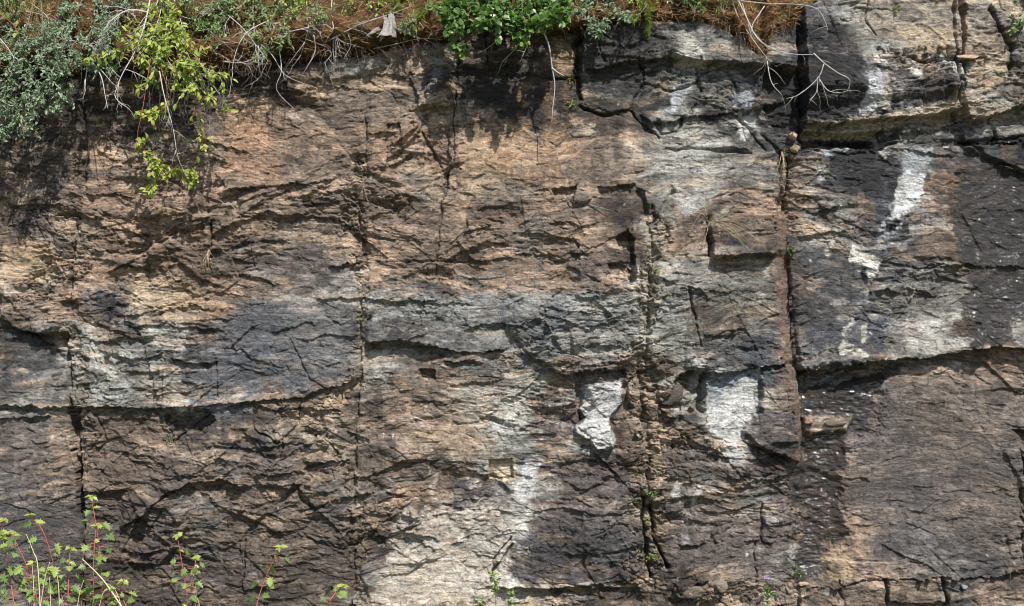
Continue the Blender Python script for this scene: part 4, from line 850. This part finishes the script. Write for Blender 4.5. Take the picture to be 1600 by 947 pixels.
twiggy('dead_branch', 'smooth white branch hanging straight down in front of the ochre stained rock', [[(838, 42, -.2), (850, 52, -.24), (858, 75, -.24), (861, 105, -.22), (866, 135, -.2), (864, 170, -.19), (862, 192, -.18)], [(861, 106, -.22), (872, 112, -.21), (883, 118, -.2)]], r=.0065, sub=0, depth=0)
twiggy('dead_branch', 'thin grey twig slanting left from the top of the hanging white branch', [[(842, 45, -.2), (815, 65, -.15), (795, 85, -.12), (784, 95, -.12), (782, 104, -.12)], [(828, 58, -.18), (822, 75, -.13), (812, 98, -.12)], [(780, 60, -.1), (762, 75, -.1), (745, 82, -.1)]], r=.0028, sub=3, subl=.06, depth=1)
twiggy('dead_branch', 'grey branch with red side shoots among the willow sprigs', [[(862, -20, .1), (870, 8, -.1), (873, 25, -.15), (875, 42, -.15)], [(871, 15, -.1), (890, 18, -.1), (902, 20, -.1)]], r=.003, sub=3, subl=.07, depth=1)
twiggy('dead_branch', 'large bare branch curving out over the dark block at the upper right', [[(1140, -25, .1), (1165, 25, -.1), (1185, 60, -.22), (1215, 80, -.28), (1250, 86, -.3), (1275, 85, -.3)], [(1270, 85, -.3), (1290, 100, -.32), (1310, 115, -.32), (1328, 125, -.3), (1322, 145, -.28)],
        [(1288, 100, -.32), (1278, 122, -.3), (1250, 145, -.28), (1228, 155, -.26)], [(1278, 120, -.3), (1276, 145, -.28), (1266, 157, -.27)], [(1280, 125, -.3), (1296, 142, -.28), (1318, 145, -.27)]], r=.0042, sub=3, subl=.12, depth=1, wig=.3)
twiggy('dead_branch', 'bare branch arching up and over beside the dark vertical joint', [[(1150, 0, .1), (1200, 5, -.05), (1250, 8, -.15), (1278, 15, -.2), (1290, 35, -.22), (1293, 50, -.22)], [(1160, 5, .1), (1175, 45, -.1), (1200, 75, -.18)], [(1200, 95, -.2), (1206, 130, -.22), (1222, 148, -.22)]], r=.0035, sub=3, subl=.14, depth=1, wig=.4)
twiggy('dead_branch', 'straight grey branch descending the earth gully right of the ledge', [[(1140, -20, .15), (1150, 20, .0), (1168, 50, -.08), (1190, 80, -.12), (1200, 95, -.12)], [(1195, 10, .0), (1178, 35, -.06), (1172, 50, -.08)]], r=.0036, sub=4, subl=.12, depth=1)
twiggy('dead_branch', 'forked bleached twig at the far left edge above the silvery leaves', [[(0, 60, -.2), (12, 75, -.25), (22, 92, -.3), (18, 102, -.32)], [(22, 90, -.3), (30, 96, -.3)]], r=.0035, sub=2, subl=.06, depth=1)
twiggy('dead_branch', 'bare brown branch lying across the rusty turf behind the silvery shrub', [[(-20, 45, .2), (20, 20, .15), (60, 22, .1), (90, 35, .05)], [(50, 5, .3), (75, 30, .15), (60, 50, .1)]], r=.003, sub=6, subl=.13)
twiggy('woody_root', 'short pale root stub poking from the peat near the dark joint', [[(655, 35, .0), (662, 44, -.06), (678, 56, -.08)], [(640, 45, .0), (650, 50, -.08), (652, 64, -.08)]], r=.0045, sub=1, subl=.05, depth=1, cat='root')

for i, (x, y, h, mt, L, W, lb) in enumerate([(15, 20, 40, 'grey', .03, .013, 'grey-green sprig on the rusty turf in the top left corner'), (285, 18, 40, 'grey', .028, .012, 'fine-leaved bush on the bank above the pale embedded stone'), (330, 60, 34, 'birch', .026, .016, 'low dark green leafy patch under the olive shrub'),
      (465, 18, 42, 'lime', .024, .013, 'thin yellow-green sapling standing among the bleached branches'), (500, 35, 30, 'grey', .024, .012, 'little green sprig on the rusty bank left of the stump'), (640, 50, 20, 'grey', .02, .010, 'tiny green plant between the stump and the pine'),
      (725, 20, 30, 'birch', .035, .022, 'dark leafy sprig under the left side of the broad-leaved shrub'), (200, 15, 50, 'willow', .03, .013, 'silvery sprig behind the slanting pale branch'), (365, 25, 60, 'grey', .026, .012, 'upright bushy sprig in the heart of the tangled grey branches'),
      (1005, 6, 25, 'lime', .024, .012, 'yellow-green sprig at the lip beside the pine seedling'), (1130, 5, 30, 'moss', .03, .006, 'mossy grass sprig on the turf above the grey ledge'), (1085, 3, 30, 'birch', .028, .018, 'green leafy sprig above the middle of the grey ledge')]):
    st = [[(x, y+18, .14), (x+R.uniform(-12, 12), y-h*.3, .06), (x+R.uniform(-25, 25), y-h*.6, .02)] for k in range(4)]
    leafy('bank_plant', lb, 'plant', st, LM[mt], M_bark, L, W, 34, .08, 5, second=1, r=.002, group='small plants scattered along the bank')
for i, (a, lb) in enumerate([([(60, 90, .0), (95, 62, -.2), (140, 70, -.3), (175, 55, -.3)], 'grey twig running level through the silvery leaves'), ([(300, 20, .1), (340, 60, .0), (385, 92, -.12), (425, 100, -.15)], 'brown branch sweeping along the peat edge left of the arched white roots'),
      ([(520, 60, .02), (560, 40, .05), (590, 30, .1), (640, 10, .2)], 'fine twig passing behind the grey stump'), ([(440, 10, .1), (470, 30, .0), (505, 20, .0), (540, 5, .1)], 'thin crooked twig at the top edge above the bleached branch'),
      ([(560, 80, .0), (610, 72, -.06), (655, 60, -.08), (690, 62, -.06)], 'long root threading along the peat below the stump'), ([(960, 25, .05), (1010, 15, .0), (1060, 22, .0), (1100, 12, .05)], 'brown twig lying on the turf above the grey ledge'),
      ([(250, 10, .1), (300, 30, .0), (330, 15, .05)], 'pale twig arching above the lime shrub')]):
    twiggy('dead_branch', lb, [a], r=.0032, sub=9, subl=.15, mat=M_twig if i % 2 == 0 else M_bark)
strd = []
# -- weathered stump
def stump():
    root = empty('tree_stump', bank_at(603, 52, .06), 'silvery weathered tree stump with fluted sides on the rusty bank', 'stump')
    mb = MB(); n = 22; rings = 14; vs = []; fs = []
    for j in range(rings):
        t = j/(rings-1); c = bank_at(603, 58, .08)+Vector((.01*t, .03*t, .13*t))+Vector((.012*math.sin(t*3), 0, 0)); rr = .034+.020*(1-t)**2.5
        for k in range(n):
            a = 2*math.pi*k/n; f = 1+.22*math.sin(a*5+t*1.5)*(1-.3*t)+.1*mnoise.noise(Vector((math.cos(a)*2, math.sin(a)*2, t*4)))
            top = .03*mnoise.noise(Vector((math.cos(a)*3, math.sin(a)*3, 5)))*(t > .9)*2
            vs.append(c+Vector((math.cos(a)*rr*f, math.sin(a)*rr*f, top)))
    for j in range(rings-1):
        for k in range(n): k2 = (k+1) % n; fs.append((j*n+k, j*n+k2, (j+1)*n+k2, (j+1)*n+k))
    fs.append(tuple((rings-1)*n+k for k in range(n))); mb.add(vs, fs); mb.build('trunk', M_stump, root)
    for a, b, c in [((590, 46), (580, 52), (572, 58)), ((615, 44), (630, 48), (648, 50)), ((600, 50), (597, 58), (594, 64))]:
        m = MB(); m.tube(smooth_path([bank_at(*a, .03), bank_at(*b, -.01), bank_at(*c, -.02)]), .016, .005, 7); m.build('root', M_stump, root)
    m = MB(); m.tube(smooth_path([at(606, 22, .08), at(616, 14, .06), at(622, 6, .06)]), .012, .004, 7); m.build('branch_stub', M_stump, root)
stump()

# -- litter and grass on the bank: nobody could count it
lit = MB()
for i in range(26000):
    px = R.uniform(-60, 1260); v_ = .35+R.random()**1.3*3.2
    if R.random() < .12: px = R.uniform(1120, 1245); v_ = .1+R.random()*1.6
    p = soil_pt(px, v_)+Vector((R.gauss(0, .006), R.gauss(0, .01)-.006, R.gauss(0, .005)+.004))
    leaf(lit, p, Vector((R.gauss(0, 1), R.gauss(0, .6), R.gauss(0, .35)-.15)), Vector((0, -.5, 1))+rv(.3), R.uniform(.02, .075), R.uniform(.0015, .004), 'strip', .3)
tag(lit.build('needle_litter', M_needle_dry, None, False), 'rusty brown pine needle litter carpeting the soil bank', 'litter', kind='stuff')
gr = MB()
for i in range(260):
    px = R.choice([R.uniform(-40, 60), R.uniform(330, 700), R.uniform(860, 1240), R.uniform(1240, 1300)]); v_ = R.uniform(.8, 2.6); c = soil_pt(px, v_)
    for k in range(R.randint(5, 14)):
        leaf(gr, c+rv(.008), Vector((R.gauss(0, .6), R.gauss(-.3, .5), R.gauss(.5, .5))), Vector((0, -1, .3))+rv(.3), R.uniform(.04, .11), .003, 'strip', -.6)
tag(gr.build('turf_grass', leaf_mat('turf_blades', (.16, .16, .04), (.36, .28, .12), .25, .6), None, False), 'thin mixed green and straw grass growing in the bank', 'grass', kind='stuff')
gs = MB()
for i in range(5000):
    x = R.uniform(-2.5, 9); y = R.uniform(-3.2, -.35); z = GZ+.02
    c = Vector((x, y, z))
    for k in range(3): leaf(gs, c+Vector((R.gauss(0, .02), R.gauss(0, .02), 0)), Vector((R.gauss(0, .3), R.gauss(0, .3), 1)), Vector((0, -1, .2)), R.uniform(.08, .22), .006, 'strip', -.3)
tag(gs.build('verge_grass', leaf_mat('verge_blades', (.08, .13, .03), (.22, .24, .07), .3, .6), None, False), 'rough roadside grass at the foot of the rock', 'grass', kind='stuff')
# extra trailing growth rooting under the mat
def surf(px, py):
    i = min(np.searchsorted(AXX, px), NX-1); j = min(np.searchsorted(AXY, py), NY-1); return float(PY[j, i])
def onrock(px, py, off=.0):
    y = surf(px, py)-off; return Vector((px*S, y, (947-py)*S))

# -- small plants rooted in the cracks
def tuft(name, label, cat, px, py, n, L, W, mat, down=False, group=None, kind='oval', part='leaves', off=.0, spread=.6):
    p = onrock(px, py, off); root = empty(name, p, label, cat, group); ml, ms = MB(), MB()
    for i in range(n):
        d = Vector((R.gauss(0, spread), -.5+R.gauss(0, .3), (-.4 if down else .5)+R.gauss(0, .5))); tw = wander(p+rv(.004), d, L*R.uniform(.8, 2.0), 3, .1, .2)
        ms.tube(tw, .0012, .0007, 3, False)
        for k in range(3 if kind == 'oval' else 2):
            q, tq = onpath(tw, (k+1)/3); leaf(ml, q, tq+rv(.5), Vector((.2, -.7, .7))+rv(.3), L*R.uniform(.6, 1.1), W*R.uniform(.7, 1.1), kind)
    ms.build('stems', M_bark if mat != LM['moss'] else M_straw, root); ml.build(part, mat, root, False); return root
TF = [('moss_tuft', 'upper green moss tuft in the joint right of the hanging white branch', 'moss', 893, 120, 26, .016, .008, 'moss'), ('moss_tuft', 'lower moss tuft in the joint right of the hanging white branch', 'moss', 893, 162, 26, .018, .008, 'moss'),
      ('crack_plant', 'small green plant rooted in the long joint beside the white kite-shaped stain', 'plant', 1234, 393, 12, .02, .013, 'birch'), ('crack_plant', 'bright green sprig in the crumbled joint above the pair of deep cracks', 'plant', 1017, 768, 14, .02, .010, 'birch'),
      ('crack_plant', 'tiny green seedling in the rubble left of the big white lime patch', 'plant', 1069, 680, 8, .02, .010, 'birch'), ('crack_plant', 'green weed growing between the pair of deep cracks', 'plant', 1010, 812, 14, .016, .009, 'moss'),
      ('crack_plant', 'low weeds at the foot of the pair of deep cracks', 'plant', 1016, 870, 14, .018, .009, 'moss'), ('crack_plant', 'tiny green sprig under the dark notch at lower left', 'plant', 266, 686, 7, .022, .008, 'grey'),
      ('crack_plant', 'small weed in the crack right of the left leafy hang', 'plant', 324, 352, 8, .018, .009, 'grey'), ('crack_plant', 'reddish weed under the long overhang beside the seep', 'plant', 1272, 583, 12, .02, .012, 'dry'),
      ('crack_plant', 'green tuft at the corner under the right overhang', 'plant', 1256, 600, 8, .018, .010, 'birch'), ('crack_plant', 'small green tuft near the foot of the seep', 'plant', 1247, 896, 9, .02, .010, 'birch'),
      ('crack_plant', 'sprig of green leaves under the edge of the uppermost right block', 'plant', 1392, 20, 8, .02, .010, 'moss'), ('crack_plant', 'weed in the crumbled joint below the white lime crust', 'plant', 1024, 425, 8, .014, .008, 'moss'),
      ('moss_tuft', 'moss cushion halfway down the left central joint', 'moss', 566, 500, 16, .012, .007, 'moss'), ('moss_tuft', 'moss cushion in the crumbled joint at mid height', 'moss', 1010, 545, 16, .012, .007, 'moss'), ('crack_plant', 'green weed at the top of the stones beside the right joint', 'plant', 1250, 222, 7, .016, .009, 'birch')]
LM['dry'] = leaf_mat('red_leaf', (.20, .06, .03), (.30, .14, .05), .2)
for nm, lb, ct, x, y, n, l, w, m in TF: tuft(nm, lb, ct, x, y, n, l, w, LM[m])
def strands(name, label, px, py, rays, mat, r=.0013, cat='dry grass'):
    p = onrock(px, py, .02); root = empty(name, p, label, cat); m = MB()
    for dx, dy, arch in rays:
        e = onrock(px+dx, py+dy, .03); mid = (p+e)/2+Vector((R.gauss(0, .01), -.05-R.random()*.04, arch)); m.tube(smooth_path([p+rv(.004), mid, e], 5), r, r*.5, 3, False)
    m.build('stalks', mat, root); return root
strands('dry_grass_clump', 'wispy clump of dry straw hanging over the square-edged block', 1106, 345, [(R.uniform(-32, 95), R.uniform(-22, 50) if i % 3 else R.uniform(20, 65), R.uniform(.0, .08)) for i in range(26)], M_straw)
strands('dry_grass_clump', 'dead grass stems trailing in the joint under the two round stones', 1222, 238, [(R.uniform(-22, 10), R.uniform(20, 95), R.uniform(-.01, .02)) for i in range(8)], M_straw, .0009)
strands('dry_grass_clump', 'pale rootlets hanging in the hairline crack at mid left', 330, 392, [(R.uniform(-6, 14), R.uniform(12, 40), R.uniform(-.01, .02)) for i in range(14)], M_straw, .001)
strands('dry_grass_clump', 'drooping brown rootlets in the earth gully at the top', 1165, 20, [(R.uniform(-30, 45), R.uniform(20, 75), R.uniform(-.01, .02)) for i in range(40)], M_bark, .0015)
for x0_, n_, lb_ in [(90, 40, 'fringe of brown rootlets under the mat behind the silvery shrub'), (300, 46, 'fringe of rootlets under the peat right of the lime shrub'), (395, 40, 'fringe of rootlets below the peat at the arched white roots'), (560, 40, 'fringe of fine rootlets under the peat left of the stump'), (660, 30, 'fringe of fine rootlets under the peat right of the stump'), (1172, 60, 'mat of dark rootlets hanging in the earth gully beside the dark joint')]:
    rt = empty('rootlets', at(x0_, float(lip(x0_)), .0), lb_, 'rootlets'); mm_ = MB()
    for k in range(n_):
        xx = x0_+R.gauss(0, 32); p_ = at(xx, float(lip(xx))-R.uniform(2, 26), -.06+R.uniform(-.03, .03)); tw = wander(p_, Vector((R.gauss(0, .4), -.3, -.8)), R.uniform(.04, .17), 6, .15, .4); mm_.tube(tw, .0014, .0006, 3, False, k > 0)
    mm_.build('roots', M_bark if x0_ % 200 else M_twig, rt)
strands('dry_grass_clump', 'thin brown rootlets hanging down the rust coloured rock left of the pale slab', 445, 170, [(R.uniform(-14, 16), R.uniform(20, 100), 0) for i in range(9)], M_bark, .001)
# flower
fl = tuft('flowering_herb', 'small herb with one mauve flower head near the bottom of the rock', 'flower', 1194, 925, 7, .028, .012, LM['birch'], off=.05)
c = onrock(1193, 897, .09); m = MB()
m.tube(smooth_path([onrock(1196, 926, .05), onrock(1195, 910, .08), c]), .0016, .001, 4); m.build('flower_stalk', M_bark, fl)
m = MB()
for k in range(26): leaf(m, c, rv(1)+Vector((0, -.3, .3)), rv(1), .020, .008)
m.build('flower_head', LM['violet'], fl, False)

# -- foreground stems rising from the verge
LM['tip'] = leaf_mat('young_leaf', (.22, .29, .06), (.42, .44, .12), .3)
def bramble(name, label, stems, nodes=7, top=6, Ls=.085, yd=-.9, group='red stemmed young shoots in front of the rock'):
    root = empty(name, at(stems[0][0][0], stems[0][0][1], yd), label, 'shoot', group)
    for st in stems:
        m = MB(); pts = smooth_path([at(x, y, yd+R.gauss(0, .02)) for x, y in st]); m.tube(pts, .0033, .0016, 6); ml = MB(); pm = m
        ln = sum((b-a).length for a, b in zip(pts[:-1], pts[1:])); n = max(2, int(ln/.095))
        for i in range(n):
            p, tg = onpath(pts, .12+.8*i/n); a0 = R.uniform(0, 6.28)
            for sgn in (0, math.pi) if R.random() < .75 else (0,):
                a = a0+sgn+R.gauss(0, .3); d = Vector((math.cos(a), math.sin(a)*.7, .45)); pe = wander(p, d, R.uniform(.03, .06), 3, .15, .15); pm.tube(pe, .0014, .001, 4, False)
                for k in range(R.choice([1, 1, 2])):
                    leaf(ml, pe[-1], (pe[-1]-pe[-2]).normalized()+Vector((0, 0, -.35))+rv(.35), Vector((.2, -.55, .8))+rv(.25), Ls*R.uniform(.35, .95), Ls*.66, 'lobed', .2)
        tl = MB()
        for k in range(top+2):
            a = 6.28*k/top+R.random(); leaf(tl, pts[-1-(k >= top)*2], Vector((math.cos(a), math.sin(a)*.7, R.uniform(-.3, .5))), Vector((0, -.5, .8))+rv(.25), Ls*R.uniform(.3, .65), Ls*.4, 'lobed', .35)
        m.build('stem', M_red, root); tl.build('young_leaves', LM['tip'], root, False); ml.build('leaves', LM['ninebark'], root, False)
    return root
bramble('bramble_shoot', 'red stemmed shoot cut by the left edge of the picture', [[(32, 1060), (24, 960), (14, 895), (4, 840)], [(-20, 1060), (-10, 940), (-4, 860), (6, 812)]])
bramble('bramble_shoot', 'red stemmed shoot leaning left with a nodding leafy tip', [[(112, 1060), (100, 950), (86, 890), (68, 832), (46, 806)], [(70, 1060), (62, 960), (48, 900), (26, 850), (16, 832)]])
bramble('bramble_shoot', 'short straight red stemmed shoot between the leaning and the tallest ones', [[(104, 1060), (106, 950), (107, 905), (109, 858)]])
bramble('bramble_shoot', 'tallest red stemmed shoot with yellow tips in front of the left joint', [[(168, 1060), (161, 950), (158, 880), (150, 820), (142, 776)], [(148, 1060), (146, 950), (146, 880), (150, 822)]])
bramble('bramble_shoot', 'low leafy shoot at the foot of the tallest one', [[(215, 1060), (200, 960), (188, 925), (193, 908)], [(180, 1060), (176, 960), (172, 920)]], Ls=.075)
bramble('bramble_shoot', 'pair of red shoots standing apart right of the tallest one', [[(298, 1060), (294, 950), (286, 890), (277, 838)], [(300, 1060), (299, 950), (302, 905), (306, 872)]], Ls=.075)
bramble('bramble_shoot', 'single red shoot leaning right under the rectangular notch', [[(380, 1060), (400, 950), (418, 895), (438, 855)]], Ls=.08)
bramble('bramble_shoot', 'smallest red shoot just showing at the bottom near the left central joint', [[(490, 1060), (512, 950), (528, 924), (536, 915)]], Ls=.07)
for i, (a, lb) in enumerate([([(40, 1060), (55, 945), (48, 900), (52, 880)], 'low leafy shoot among the straw stalks'), ([(90, 1060), (76, 950), (66, 905), (80, 888)], 'low yellow leafed shoot behind the straw stalks'), ([(128, 1060), (126, 960), (130, 925)], 'low leafy shoot hugging the foot of the leaning one')]):
    bramble('bramble_shoot', lb, [a], Ls=.07)
leafy('small_leaved_shoot', 'green shoot with small oval leaves at bottom centre beneath the white crust', 'shoot', [[(780, 1060, -.6), (776, 950, -.6), (774, 915, -.6), (772, 898, -.6)], [(785, 1060, -.6), (792, 960, -.6), (798, 928, -.6)], [(770, 1060, -.6), (762, 970, -.6), (756, 940, -.6)]], LM['ninebark'], M_bark, .024, .014, 34, .035, 4, r=.0025, t0=.5)
leafy('small_leaved_shoot', 'green shoot cut off by the bottom edge below the mauve flower', 'shoot', [[(1205, 1060, -.3), (1203, 960, -.3), (1198, 915, -.3)]], LM['birch'], M_bark, .034, .018, 16, .03, 3, r=.002, t0=.5)
def stalk(label, pts, r=.0035, yd=-.95, mat=None):
    m = MB(); P_ = smooth_path([at(x, y, yd) for x, y in pts]); m.tube(P_, r, r*.35, 5)
    o = m.build('dry_stalk', mat or M_straw); tag(o, label, 'dry stalk', 'dry straw stalks in front of the rock')
stalk('thick bleached stalk crossing in front of the tallest red shoot', [(250, 1040), (190, 948), (160, 905), (128, 873)], .0062)
stalk('thin straw stalk rising highest between the two left shoots', [(66, 1050), (60, 895), (52, 862), (41, 835)], .004)
stalk('straw stalk standing left of the highest thin stalk', [(54, 1050), (53, 930), (50, 882)], .0035)
stalk('short forked-looking straw stalk leaning right behind the leaning shoot', [(50, 1050), (68, 915), (78, 878)], .003)
stalk('curved straw stalk below the leaning red shoot', [(96, 1050), (92, 925), (88, 895)], .0035)
stalk('slender straw stalk leaning right below the tallest shoot', [(110, 1050), (122, 940), (131, 906)], .003)
stalk('slanting straw stalk low between the left shoots', [(40, 1050), (50, 940), (62, 918)], .003)
stalk('fine straw stalk bending over beside the thick bleached one', [(210, 1040), (186, 935), (168, 912)], .0025)
stalk('straw stalk rising under the foot of the tallest shoot', [(140, 1050), (156, 945), (163, 925)], .003)
stalk('upright straw stalk in the middle of the left clump', [(78, 1050), (79, 940), (77, 902)], .003)
stalk('single bent straw stalk at bottom centre right of the white crust', [(895, 1040), (872, 948), (860, 931)], .0035, -.5)
stalk('short straw stalk beside the pair of red shoots', [(322, 1040), (312, 948), (305, 932)], .003)
stalk('thin upright brown stalk in front of the lower right ledge', [(1582, 1060), (1580, 940), (1578, 870)], .002, -.3, M_bark)

# -- loose stones resting on ledges
import bmesh
def stone(label, px, py, w, h, d, col, seed, off=0., rot=0, name='loose_stone', group=None):
    r_ = random.Random(seed); bm = bmesh.new()
    for i in range(15):
        v = Vector((r_.gauss(0, 1), r_.gauss(0, 1), r_.gauss(0, 1))).normalized()*r_.uniform(.7, 1.08); v = Vector([math.copysign(abs(q)**.85, q) for q in v]); bm.verts.new((v.x*w/2*S, v.y*d/2, v.z*h/2*S))
    bmesh.ops.convex_hull(bm, input=bm.verts[:])
    bmesh.ops.delete(bm, geom=[v for v in bm.verts if not v.link_faces], context='VERTS')
    bmesh.ops.bevel(bm, geom=bm.edges[:], offset=min(w, h)*S*.05, segments=1, affect='EDGES')
    bmesh.ops.triangulate(bm, faces=bm.faces[:]); bmesh.ops.subdivide_edges(bm, edges=bm.edges[:], cuts=2, use_grid_fill=True)
    for v in bm.verts: v.co += v.co.normalized()*mnoise.noise(v.co*60+Vector((seed, 0, 0)))*.004
    me = bpy.data.meshes.new(name); bm.to_mesh(me); bm.free()
    o = link_mesh(name, me, stone_mat('stone_surface', col)); p = onrock(px, py, d*.25+off); o.location = p; o.rotation_euler = (0, rot, 0); tag(o, label, 'stone', group)
for a in [('upper of two tan round stones wedged at the top of the right joint', 1235, 214, 20, 18, .07, (170, 145, 120), 1), ('lower of two tan round stones wedged at the top of the right joint', 1239, 233, 18, 15, .07, (158, 134, 112), 2),
          ('long tan flat stone resting in the wet seep below the overhang', 1302, 661, 44, 12, .04, (104, 92, 80), 8), ('small buff stone left of the long tan stone in the seep', 1262, 657, 18, 12, .07, (160, 134, 110), 4),
          ('pale grey round stone embedded in the peat under the olive shrub', 313, 72, 11, 8, .04, (190, 184, 170), 5), ('bright white angular stone on the lowest ledge at right', 1500, 912, 13, 8, .04, (150, 150, 154), 6),
          ('grey rounded stone sitting in the hollow above the banded ledge', 910, 309, 34, 28, .08, (120, 108, 98), 7), ('buff flake of rock at the foot of the seep', 1254, 912, 20, 9, .05, (170, 150, 126), 8),
          ('small tan stone in the notch of the left joint', 104, 465, 16, 9, .05, (166, 134, 110), 9), ('long tan rock flake jutting under the top right block', 1504, 93, 42, 12, .10, (176, 150, 122), 10),
          ('angular grey stone low in the crumbled central joint', 1009, 668, 26, 22, .06, (98, 90, 84), 11), ('broken grey block low at the bottom left of the two-crack joint', 1075, 918, 70, 22, .09, (116, 106, 96), 12),
          ('pale stone slab leaning under the shaded lower ledge', 1122, 912, 26, 24, .08, (128, 116, 102), 13), ('dark angular block wedged below the overhang by the white lime patch', 1052, 618, 50, 48, .08, (84, 76, 70), 14)]:
    stone(*a)
